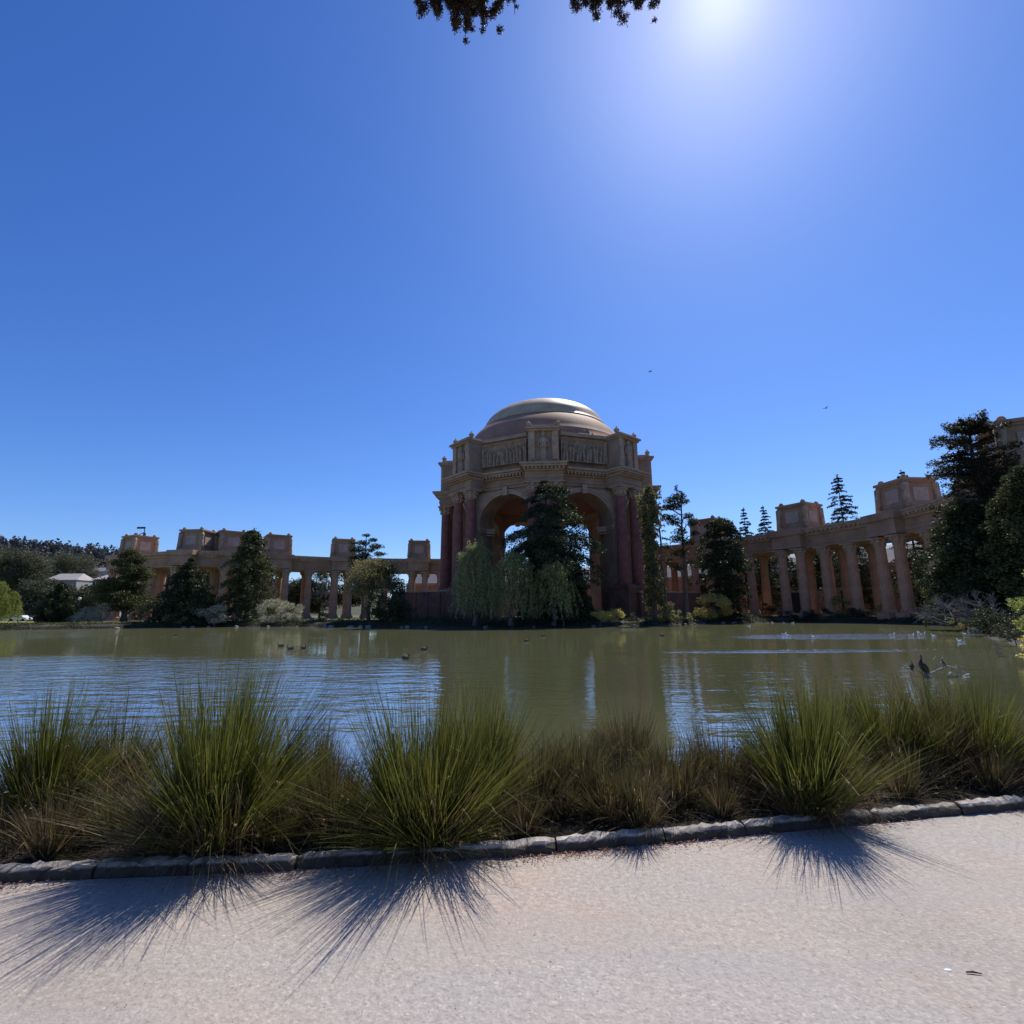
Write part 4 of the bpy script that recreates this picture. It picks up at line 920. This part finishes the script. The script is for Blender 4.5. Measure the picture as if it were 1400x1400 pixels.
# parked cars beyond the lawn
paint_w = mat('white_car_paint', (.7, .7, .7), .25, spec=.6); paint_d = mat('dark_car_paint', (.05, .06, .075), .25, spec=.6); paint_s = mat('silver_car_paint', (.35, .36, .38), .3, spec=.6)
def car(px, Y, col, label):
    p = gnd(px, 842, .55); t_ = thing('parked_car', label, 'car', (at(px, 842, Y).x, Y, .6), random.uniform(-.1, .1), 'cars parked beyond the lawn')
    m = MB(); prof = [(-2.2, .35), (-2.25, .75), (-2.0, .95), (-1.35, 1.0), (-.75, 1.45), (.75, 1.47), (1.35, 1.02), (2.1, .85), (2.25, .6), (2.2, .3)]
    vs = [(x_, -.85, z) for x_, z in prof]+[(x_, .85, z) for x_, z in prof]; n = len(prof)
    m.add(vs, [tuple(range(n)), tuple(range(2*n-1, n-1, -1))]+[(i, (i+1) % n, n+(i+1) % n, n+i) for i in range(n)]); m.build('body', col, t_)
    m = MB()
    for s in (-1, 1): m.add([(-1.2, s*.86, 1.0), (-.7, s*.86, 1.37), (.7, s*.86, 1.39), (1.2, s*.86, 1.02)], [(0, 1, 2, 3)])
    m.build('window', glassd, t_)
    for x_ in (-1.4, 1.4):
        for s in (-1, 1):
            m = MB(); m.tube([(x_, s*.72, .33), (x_, s*.9, .33)], .33, 14); m.build('wheel', tyre, t_)
car(29, 128, paint_w, 'white car parked beyond the lawn, leftmost of the row'); car(42, 130, paint_d, 'dark car parked in the middle of the row beyond the lawn'); car(53, 131, paint_s, 'silver car parked nearest the cone shaped evergreen')

# ------------------------------------------------------------------ birds
blk = mat('black_plumage', (.012, .012, .012), .5, bump=.003, bscale=60); gullw = mat('white_plumage', (.75, .75, .73), .8, bump=.003, bscale=60); gullg = mat('grey_plumage', (.22, .22, .22), .8); beak = mat('beak_horn', (.35, .25, .08), .5); duckb = mat('brown_plumage', (.10, .075, .05), .8, bump=.003, bscale=40)
def sweep(m, pts, rad, n=10, flat=1.0, sub=5):
    P = [Vector(p) for p in pts]; Q = [P[0]*2-P[1]]+P+[P[-1]*2-P[-2]]; r = [rad[0]]+list(rad)+[rad[-1]]; o, rr = [], []
    for i in range(1, len(Q)-2):
        for k in range(sub):
            u = k/sub; a, b_, c_, d_ = Q[i-1:i+3]; o.append(.5*((2*b_)+(c_-a)*u+(2*a-5*b_+4*c_-d_)*u*u+(3*b_-a-3*c_+d_)*u**3)); a, b_, c_, d_ = r[i-1:i+3]
            rr.append(max(.002, .5*((2*b_)+(c_-a)*u+(2*a-5*b_+4*c_-d_)*u*u+(3*b_-a-3*c_+d_)*u**3)))
    o.append(P[-1]); rr.append(rad[-1]); m.tube(o, rr, n, flat)
def cormorant(loc, rz, label, s=1.0, wings=True):
    t_ = thing('cormorant', label, 'bird', loc, rz); t_.scale = (s, s, s)
    m = MB(); sweep(m, [(-.24, 0, -.02), (-.17, 0, .07), (-.09, 0, .17), (0, 0, .30), (.045, 0, .42), (.02, 0, .53), (-.015, 0, .61), (.03, 0, .675), (.075, 0, .68)], [.012, .05, .095, .105, .072, .034, .025, .034, .018], 12, .85); m.build('body', blk, t_, True)
    m = MB(); sweep(m, [(.07, 0, .68), (.13, 0, .685), (.155, 0, .672)], [.012, .008, .003], 6); m.build('beak', beak, t_, True)
    for q in (-1, 1):
        m = MB(); sweep(m, [(.0, q*.075, .40), (-.06, q*.10, .24), (-.15, q*.075, .08), (-.22, q*.045, -.02)], [.03, .055, .035, .006], 8, .4); m.build('wing', blk, t_, True)
        m = MB(); m.tube([(-.03, q*.05, .12), (-.01, q*.05, .01)], .012, 6); m.tube([(-.02, q*.05, .01), (.08, q*.07, .0)], [.012, .008], 6); m.tube([(-.02, q*.05, .01), (.08, q*.03, .0)], [.012, .008], 6); m.build('foot', blk, t_)
lg = gnd(1270, 925, WZ)
t_ = thing('driftwood', 'bleached forked driftwood log sticking out of the water near the right', 'driftwood', (lg.x, lg.y, WZ))
def lp_(px, py, Y): q = at(px, py, Y); return q - Vector((lg.x, lg.y, WZ))
Yl = lg.y
wood_ = mat('wet_driftwood', (0.07, 0.06, 0.05), 0.8, scale=5, col2=(0.42, 0.38, 0.33))
for nm, seg in (('trunk', [((1300, 921), .09), (1310, 925, .08)]),): pass
def limb(nm, pts, rad):
    m = MB(); m.tube([lp_(x_, y_, Y_) for x_, y_, Y_ in pts], [q*.62 for q in rad], 8); m.build(nm, wood_, t_, True)
limb('trunk', [(1297, 928, Yl-.3), (1300, 921, Yl-.3), (1313, 925.5, Yl), (1325, 922.5, Yl+.2), (1324, 929, Yl+.2)], [.05, .10, .085, .07, .05])
limb('branch', [(1286, 906, Yl), (1294, 911, Yl), (1308, 914, Yl+.1), (1319, 920, Yl+.2), (1324, 923, Yl+.2)], [.05, .06, .05, .05, .06])
limb('branch', [(1264, 926, Yl-.2), (1272, 921, Yl-.1), (1281, 917, Yl), (1289, 913, Yl)], [.05, .055, .055, .04])
limb('branch', [(1268, 924, Yl-.2), (1276, 930, Yl-.4), (1284, 939, Yl-.7)], [.03, .045, .03])
limb('branch', [(1275, 921, Yl), (1281, 928, Yl-.1), (1282, 934, Yl-.2)], [.02, .03, .02])
limb('branch', [(1264, 918, Yl-.1), (1266, 927, Yl-.2), (1266.5, 934, Yl-.3)], [.04, .05, .04])
limb('branch', [(1229, 915.5, Yl+.2), (1238, 913, Yl+.2), (1248, 915, Yl+.2), (1256, 917, Yl+.1), (1265, 925, Yl)], [.025, .04, .045, .035, .04])
limb('branch', [(1246, 906, Yl+.2), (1248, 914, Yl+.2), (1249, 924, Yl+.2)], [.015, .03, .02])
limb('branch', [(1272, 907, Yl), (1277, 901, Yl), (1280, 897, Yl)], [.01, .02, .01])
for tw_ in ([(1300, 921), (1303, 914), (1309, 909)], [(1290, 910), (1287, 903), (1289, 898)], [(1276, 919), (1281, 911), (1280, 905)], [(1238, 913), (1232, 908), (1228, 907)], [(1310, 914), (1317, 911), (1322, 913)], [(1266, 926), (1258, 931), (1253, 936)], [(1286, 915), (1291, 922), (1293, 930)], [(1252, 916), (1256, 908), (1254, 903)]):
    limb('twig', [(x_, y_, Yl) for x_, y_ in tw_], [.028, .02, .008])
q = at(1263, 922, Yl-.1); cormorant((q.x, Yl-.1, q.z), PI+.25, 'black cormorant sitting upright on the driftwood', .85)
q = at(1248, 916, Yl+.2); cormorant((q.x, Yl+.2, q.z), .6, 'smaller dark cormorant hunched on the left end of the driftwood', .42)
q = at(1290, 911, Yl); cormorant((q.x, Yl, q.z), 2.9, 'dark bird crouching on the upper branch of the driftwood', .35)
def swimmer(name, px, py, label, white_=True, s=1.0, rz=None, group=None):
    p = gnd(px, py, WZ); t_ = thing(name, label, 'bird', (p.x, p.y, WZ), random.uniform(-.6, .6)+(PI if random.random() < .5 else 0) if rz is None else rz, group); t_.scale = (s,)*3
    m = MB(); sweep(m, [(-.30, 0, .16), (-.2, 0, .09), (0, 0, .07), (.16, 0, .09), (.21, 0, .19), (.22, 0, .27), (.27, 0, .30), (.31, 0, .29)], [.012, .09, .13, .09, .045, .045, .05, .022], 10, 1.05); m.build('body', gullw if white_ else duckb, t_, True)
    m = MB(); sweep(m, [(.3, 0, .29), (.36, 0, .28), (.38, 0, .27)], [.015, .01, .004], 6); m.build('beak', beak, t_, True)
    for q in (-1, 1):
        m = MB(); sweep(m, [(.1, q*.11, .13), (-.08, q*.125, .15), (-.28, q*.05, .17)], [.02, .055, .008], 8, .5); m.build('wing', gullg if white_ else duckb, t_, True)
for i, (x_, y_, wh) in enumerate([(1072, 868, 1), (1078, 870, 1), (1113, 872, 1), (1220, 869, 1), (1246, 870, 1), (1256, 866, 1), (1262, 868, 1), (1277, 871, 1), (1314, 878, 1), (1320, 868, 1), (1326, 866, 1), (1334, 865, 1), (1352, 864, 1), (1368, 865, 1), (1024, 856, 1), (1056, 851.5, 1), (1072, 851.5, 1), (1084, 852, 1)]):
    swimmer('gull', x_, y_, 'white gull resting on the water near the right shore', True, .72, group='white gulls on the water')
for x_, y_ in [(240, 869), (384, 884), (397, 888), (415, 887), (580, 889), (743, 870), (720, 877), (555, 901), (905, 870)]:
    swimmer('duck', x_, y_, 'small brown duck floating on the far water', False, .8, group='ducks on the open water')
# two birds in the sky
for px, py, lb in ((889, 508, 'tiny dark bird flying high right of the dome'), (1129, 558, 'tiny dark bird flying above the right colonnade')):
    q = at(px, py, 70); t_ = thing('flying_bird', lb, 'bird', q, .4); m = MB(); sweep(m, [(-.25, 0, 0), (-.1, 0, .01), (.1, 0, .01), (.25, 0, .02)], [.01, .07, .07, .02], 8); m.build('body', blk, t_, True)
    for s in (-1, 1):
        m = MB(); sweep(m, [(0, 0, .02), (.05, s*.22, .12), (-.05, s*.5, .06)], [.06, .05, .01], 6, .25); m.build('wing', blk, t_, True)

# ------------------------------------------------------------------ foreground rushes
def blades(n, rb, lean_mean, lean_sd, L0, L1, wdt, seed, droop=.25, cx=0, cy=0, seg=6, tufts=0, jit=.07):
    """curved grass blades as narrow tapering ribbons, gathered in tufts; returns V, F and head points"""
    rng = np.random.default_rng(seed); a = rng.uniform(0, 2*PI, n); le = np.abs(rng.normal(lean_mean, lean_sd, n)); L = rng.uniform(L0, L1, n)
    r = rb*np.sqrt(rng.uniform(0, 1, n)); th0 = rng.uniform(0, 2*PI, n); dr = droop*rng.uniform(.1, 1.6, n)
    if tufts:
        k = rng.integers(0, tufts, n); ta = rng.uniform(0, 2*PI, tufts); tl = np.abs(rng.normal(lean_mean, lean_sd, tufts)); tL = rng.uniform(.68, 1.14, tufts)
        a = ta[k]+rng.normal(0, jit, n)/np.maximum(.12, np.sin(np.clip(tl[k], .05, 1.4))); le = tl[k]+rng.normal(0, jit, n); L = L*tL[k]; td = rng.uniform(.1, 1.3, tufts); dr = droop*td[k]*rng.uniform(.7, 1.3, n)
        r = rb*(.25+.75*rng.uniform(0, 1, tufts)[k])*rng.uniform(.8, 1.1, n); th0 = a+rng.normal(0, .5, n)
    base = np.stack([cx+r*np.cos(th0), cy+r*np.sin(th0)*.8, np.full(n, -.02)], 1)
    le = np.clip(np.abs(le), .02, 1.35); dr = dr*(.25+le)
    t = np.linspace(0, 1, seg+1); kink = (rng.uniform(0, 1, n) < .09)*rng.uniform(.8, 2.2, n); kt = rng.uniform(.4, .8, n); ang = le[:, None]+dr[:, None]*t[None, :]**2+kink[:, None]*(t[None, :] > kt[:, None]); ds = L[:, None]/seg
    dx = np.sin(ang)*ds; dz = np.cos(ang)*ds; H = np.concatenate([np.zeros((n, 1)), np.cumsum(dx[:, :-1], 1)], 1); Zc = np.concatenate([np.zeros((n, 1)), np.cumsum(dz[:, :-1], 1)], 1)
    px = base[:, 0:1]+H*np.cos(a)[:, None]; py = base[:, 1:2]+H*np.sin(a)[:, None]; pz = np.maximum(base[:, 2:3]+Zc, -.03)
    wa = rng.uniform(0, PI, n); wv = wdt*rng.uniform(.4, 1.75, n)[:, None]*(1-.8*t[None, :]**1.5)*.5
    ox, oy = np.cos(wa)[:, None]*wv, np.sin(wa)[:, None]*wv
    V = np.stack([np.stack([px-ox, py-oy, pz], -1), np.stack([px+ox, py+oy, pz], -1)], 2).reshape(-1, 3)
    K = 2*(seg+1); i0 = (np.arange(n)*K)[:, None]+(np.arange(seg)*2)[None, :]
    F = np.stack([i0, i0+1, i0+3, i0+2], -1).reshape(-1, 4)
    tipi = int(seg*.7); hp = np.stack([px[:, tipi], py[:, tipi], pz[:, tipi]], 1)
    return V, F, hp
def join(parts):
    V = []; F = []; o = 0
    for v_, f_ in parts: V.append(v_); F.append(f_+o); o += len(v_)
    return np.concatenate(V), np.concatenate(F)
G_green = leaf('rush_green', (0.035, 0.05, 0.008), (0.20, 0.20, 0.04), .45, .4)
G_olive = leaf('rush_olive', (0.04, 0.04, 0.014), (0.17, 0.14, 0.055), .4, .45)
G_brown = leaf('rush_dry', (0.06, 0.04, 0.02), (0.34, 0.24, 0.13), .35, .6)
G_straw = leaf('straw', (0.42, 0.28, 0.10), (0.72, 0.52, 0.26), .5, .6)
def ground_at(px, py):   # where a plant base seen at px,py stands
    return gnd(px, py, .06)
def clump(label, px, py, h, spread, n, seed, m1=G_green, dry=.25, rb=.16, seeds=60, name='rush_clump', group='rush clumps along the kerb', wdt=.0058, off=.25, back=0.0, lean=.42):
    p = ground_at(px, py); x, y = p.x, p.y+back
    t_ = thing(name, label, 'plant', (x, y, .04), 0, group)
    sc = h*.88; n = int(n*.85)
    a_ = blades(int(n*.62), rb, 0, lean, .62*sc, 1.02*sc, wdt, seed, .22, tufts=34)
    b2 = blades(int(n*.34), rb, spread*.92, .26, .5*sc, .88*sc, wdt, seed+1, .30, tufts=30)
    V, F = join([a_[:2], b2[:2]]); link('blades', npmesh('blades', V, F), m1, t_)
    c2 = blades(int(n*dry), rb*1.25, spread*1.05, .35, .3*sc, .72*sc, wdt*.9, seed+2, .6, tufts=26, jit=.14); link('dry_blades', npmesh('dry', c2[0], c2[1]), G_brown, t_)
    d2 = blades(int(n*.10), rb*1.3, 1.15, .2, .2*sc, .5*sc, wdt, seed+3, .9, tufts=14, jit=.2); link('thatch', npmesh('thatch', d2[0], d2[1]), G_brown, t_)
    if seeds:
        hp = np.concatenate([a_[2], b2[2]]); rng = np.random.default_rng(seed); idx = rng.choice(len(hp), min(seeds*2, len(hp)), False); q = hp[idx]
        q = q*np.array([.85, .85, .8]); P = np.concatenate([q+rng.normal(size=q.shape)*.009 for _ in range(9)])
        link('seed_heads', leaves('seeds', P, .019, 0, .5, seed=seed), G_straw, t_)['kind'] = 'stuff'
    return t_
clump('big green rush clump at the left edge of the path', 15, 1135, 1.12, .55, 2600, 1, seeds=50, back=.25)
clump('brownish rush clump between the left edge clump and the largest clump', 95, 1120, 1.02, .62, 1500, 3, G_olive, .5, seeds=60, back=.45)
clump('largest green rush clump, spilling over the kerb at the left', 262, 1172, 1.42, .80, 4600, 5, dry=.3, rb=.22, seeds=110, back=.22)
clump('dry rush clump right of the largest clump', 395, 1130, .86, .6, 1300, 7, G_olive, .9, seeds=60, back=.35)
clump('low dry rush clump at the kerb between the two biggest clumps', 450, 1150, .72, .6, 1000, 9, G_olive, .9, seeds=20, back=.12)
clump('wide bright green rush clump left of centre', 575, 1160, 1.2, .72, 3800, 11, dry=.22, rb=.24, seeds=60, back=.2)
clump('upright brown tipped rush clump right behind the bright green one', 650, 1130, 1.2, .35, 1900, 13, G_green, .5, seeds=40, back=.25)
clump('low brown rush tuft right of the bright green clump', 735, 1130, .72, .5, 1500, 15, G_olive, 1.1, seeds=20, back=.4)
clump('low olive rush tuft in the middle of the kerb', 800, 1120, .74, .45, 1500, 17, G_olive, 1.0, seeds=15, back=.5)
clump('grey green arching tuft at the centre of the bed', 850, 1130, .62, .75, 1300, 19, G_olive, .8, seeds=10, back=.2)
clump('brown topped rush clump right of the centre', 885, 1090, .82, .45, 1500, 21, G_olive, .9, seeds=20, back=.7)
clump('short dry tuft before the brown topped clump', 940, 1115, .62, .55, 1300, 23, G_olive, 1.0, seeds=10, back=.3)
clump('short dry tuft left of the right hand big clump', 1010, 1105, .72, .55, 1300, 25, G_olive, 1.0, seeds=10, back=.4)
clump('big green rush clump right of centre casting a fan of shadow', 1125, 1118, 1.24, .72, 3800, 27, dry=.25, rb=.2, seeds=60, back=.18)
clump('dark olive rush clump right of the right hand big clump', 1215, 1080, 1.0, .5, 1900, 29, G_olive, .5, seeds=20, back=.7)
clump('dark rush clump second from the right edge', 1285, 1085, 1.08, .5, 2500, 31, G_green, .5, seeds=20, back=.6)
clump('dark rush clump close to the right edge', 1350, 1080, 1.08, .5, 2500, 33, G_olive, .4, seeds=20, back=.55)
clump('dark rush clump at the right edge', 1415, 1080, 1.15, .55, 2500, 35, G_green, .4, seeds=20, back=.5)
# small tufts filling the bed, copies of three
protos = []
for i in range(3):
    V, F, _ = blades(620, .10, .2, .45, .22, .52, .005, 300+i, .5, tufts=22, jit=.12); V2, F2, _ = blades(260, .12, .5, .4, .2, .5, .005, 310+i, .9, tufts=16, jit=.16)
    m1 = npmesh('blades', V, F); m1.materials.append(G_olive); m2 = npmesh('dry', V2, F2); m2.materials.append(G_brown); protos.append((m1, m2))
rg = random.Random(31)
for i in range(46):
    x_ = -5.6+i*.27+rg.uniform(-.1, .1); row = i % 3
    t_ = thing('grass_tuft', 'small dry olive grass tuft filling the bed between the large rush clumps', 'plant', (x_, ky(x_)+(.24, .5, .85)[row]+rg.uniform(-.06, .06), .04), rg.uniform(0, 6), 'small tufts in the planting bed')
    s_ = rg.uniform(.75, 1.25)*(1 if row else .8); t_.scale = (s_, s_, s_); a_, b2_ = protos[i % 3]; link('blades', a_, None, t_); link('dry_blades', b2_, None, t_)
# low undergrowth behind the clumps, blades darkened in colour for the shade there
parts = []; rng = np.random.default_rng(90)
for x_ in np.arange(-7, 9.5, .11):
    for k in range(2):
        xx = x_+rng.uniform(-.08, .08); yy = ky(xx)+.28+rng.uniform(0, 1.3); L = rng.uniform(.25, .5)
        v_, f_, _ = blades(30, .09, 0, .6, L*.5, L, .005, int(rng.integers(1e6)), .7, xx, yy, seg=4); v_ = v_+np.array([0, 0, .04-(max(0, yy-ky(xx)-1.1))*.35]); parts.append((v_, f_))
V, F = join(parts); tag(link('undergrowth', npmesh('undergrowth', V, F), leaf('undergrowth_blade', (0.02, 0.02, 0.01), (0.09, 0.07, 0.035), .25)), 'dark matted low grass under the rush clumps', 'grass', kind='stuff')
# leafy undergrowth filling of dead growth, colour darkened for shade between the clumps
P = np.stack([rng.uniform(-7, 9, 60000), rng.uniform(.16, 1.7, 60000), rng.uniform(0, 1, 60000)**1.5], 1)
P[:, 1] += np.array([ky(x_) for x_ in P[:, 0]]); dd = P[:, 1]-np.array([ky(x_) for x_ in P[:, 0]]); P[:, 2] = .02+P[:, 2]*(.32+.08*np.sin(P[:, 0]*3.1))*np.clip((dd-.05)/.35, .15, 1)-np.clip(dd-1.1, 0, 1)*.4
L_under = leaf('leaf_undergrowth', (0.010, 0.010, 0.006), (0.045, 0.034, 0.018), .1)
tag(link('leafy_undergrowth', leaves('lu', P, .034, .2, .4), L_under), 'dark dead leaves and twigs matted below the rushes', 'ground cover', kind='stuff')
# leaf litter against the kerb
n = 6000; X = rng.uniform(-5, 6.5, n); dens = (np.sin(X*1.3+.5)+np.sin(X*3.1)+1.6)/3.6; keep = rng.uniform(0, 1, n) < dens; X = X[keep]
Yk = np.array([ky(x_) for x_ in X])-np.abs(rng.normal(0, .06, len(X)))-.01
P = np.stack([X, Yk, rng.uniform(.004, .018, len(X))], 1); L_lit = leaf('dry_litter', (0.16, 0.06, 0.03), (0.42, 0.22, 0.11), .2)
tag(link('leaf_litter', leaves('litter', P, .032, .85, .25), L_lit), 'reddish dry needles and leaf bits swept against the kerb', 'leaf litter', kind='stuff')
n = 420; P = np.stack([rng.uniform(-4, 5, n), rng.uniform(1.6, 4, n), np.full(n, .006)], 1); P = P[P[:, 1] < np.array([ky(x_) for x_ in P[:, 0]])-.05]
tag(link('path_crumbs', leaves('crumbs', P, .014, .9, .4), L_lit), 'sparse dry crumbs scattered over the path', 'leaf litter', kind='stuff')
p = gnd(1331, 1329, .008); t_ = thing('twig', 'short dark twig lying on the path at the lower right', 'twig', (p.x, p.y, .006)); m = MB(); m.tube([(-.03, .004, 0), (0, .002, .002), (.03, -.008, 0)], [.003, .004, .002], 6); m.build('stem', bark, t_)
p = gnd(1296, 1326, .001); m = MB(); m.lathe((0, 0, 0), [(.018, 0), (.016, .002), (.006, .004)], 9, sy=.5); o = m.build('bird_dropping', white); o.location = (p.x, p.y, .0); tag(o, 'small white splat beside the twig on the path', 'dropping')

# ------------------------------------------------------------------ overhanging branch from a tree behind the camera
t_ = thing('overhanging_cypress', 'dark cypress twigs hanging into the top of the picture from a tree behind', 'tree', (3.5, -4.5, 0)); o_ = Vector((3.5, -4.5, 0))
m = MB(); m.tube([(0, 0, -.3), (.1, .1, 3), (0, .2, 6.5), (-.2, .1, 10), (0, 0, 14)], [.5, .38, .32, .22, .1], 12)
Yb = 5.5
A1 = at(1000, -330, Yb)-o_; A2 = at(800, -110, Yb)-o_; A3 = at(660, -60, Yb)-o_; A4 = at(540, -70, Yb)-o_
root_ = Vector((0, .2, 7.5)); m.tube([root_, root_.lerp(A1, .5)+Vector((0, 0, .8)), A1, A2, A3, A4], [.2, .15, .11, .07, .045, .02], 8)
tw = []; rg = random.Random(8)
def spray(px0, py0, px1, py1, rad, n):
    a, b_ = at(px0, py0, Yb)-o_, at(px1, py1, Yb)-o_; m.tube([a, a.lerp(b_, .5)+Vector((0, .03, .02)), b_], [.018, .012, .004], 5)
    for i in range(n):
        u = rg.random()**.8; c = a.lerp(b_, u); r = rad*(1-.6*u)+.03; r *= 1.25; tw.append((c.x+rg.gauss(0, r*.24), c.y+rg.gauss(0, .1), c.z+rg.gauss(0, r*.24), r*.42, r*.42, r*.34))
for s_ in [(600, -70, 568, 5, .13, 14), (620, -60, 595, 18, .17, 20), (640, -60, 622, 22, .19, 24), (650, -60, 636, 50, .13, 22), (665, -60, 650, 20, .15, 18), (690, -70, 683, 8, .10, 12), (700, -70, 704, 20, .06, 8), (640, -70, 640, 10, .22, 26),
           (800, -90, 780, 2, .10, 10), (830, -90, 812, 12, .15, 20), (850, -90, 835, 24, .13, 18), (850, -90, 845, 8, .15, 14), (880, -100, 868, 12, .13, 14), (900, -110, 894, 10, .11, 12), (905, -110, 880, 2, .13, 10)]: spray(*s_)
for i in range(70):
    c = at(rg.uniform(572, 700), rg.uniform(-30, 14), Yb)-o_; r = rg.uniform(.05, .085); tw.append((c.x, c.y+rg.gauss(0, .1), c.z, r, r, r))
for i in range(60):
    c = at(rg.uniform(785, 898), rg.uniform(-30, 6), Yb)-o_; r = rg.uniform(.05, .08); tw.append((c.x, c.y+rg.gauss(0, .1), c.z, r, r, r))
m.build('trunk', bark, t_)
P = blob_pts(tw, 3600, 3, .1); L_top = leaf('leaf_overhang', (0.018, 0.015, 0.008), (0.07, 0.05, 0.03), .25)
link('twigs', leaves('twigs', P, .036, .1, .4), L_top, t_)
bl = []
for i in range(70):
    a = rg.uniform(0, 2*PI); r = rg.uniform(.5, 3.2); bl.append((r*math.cos(a), r*math.sin(a)-1.5, rg.uniform(8, 15), 1, 1, .7))
link('crown', leaves('crown', blob_pts(bl, 60, 4, .3), .14, .2, .5), L_top, t_)
print('objects', len(bpy.data.objects), 'polys', sum(len(o.data.polygons) for o in bpy.data.objects if o.type == 'MESH'))
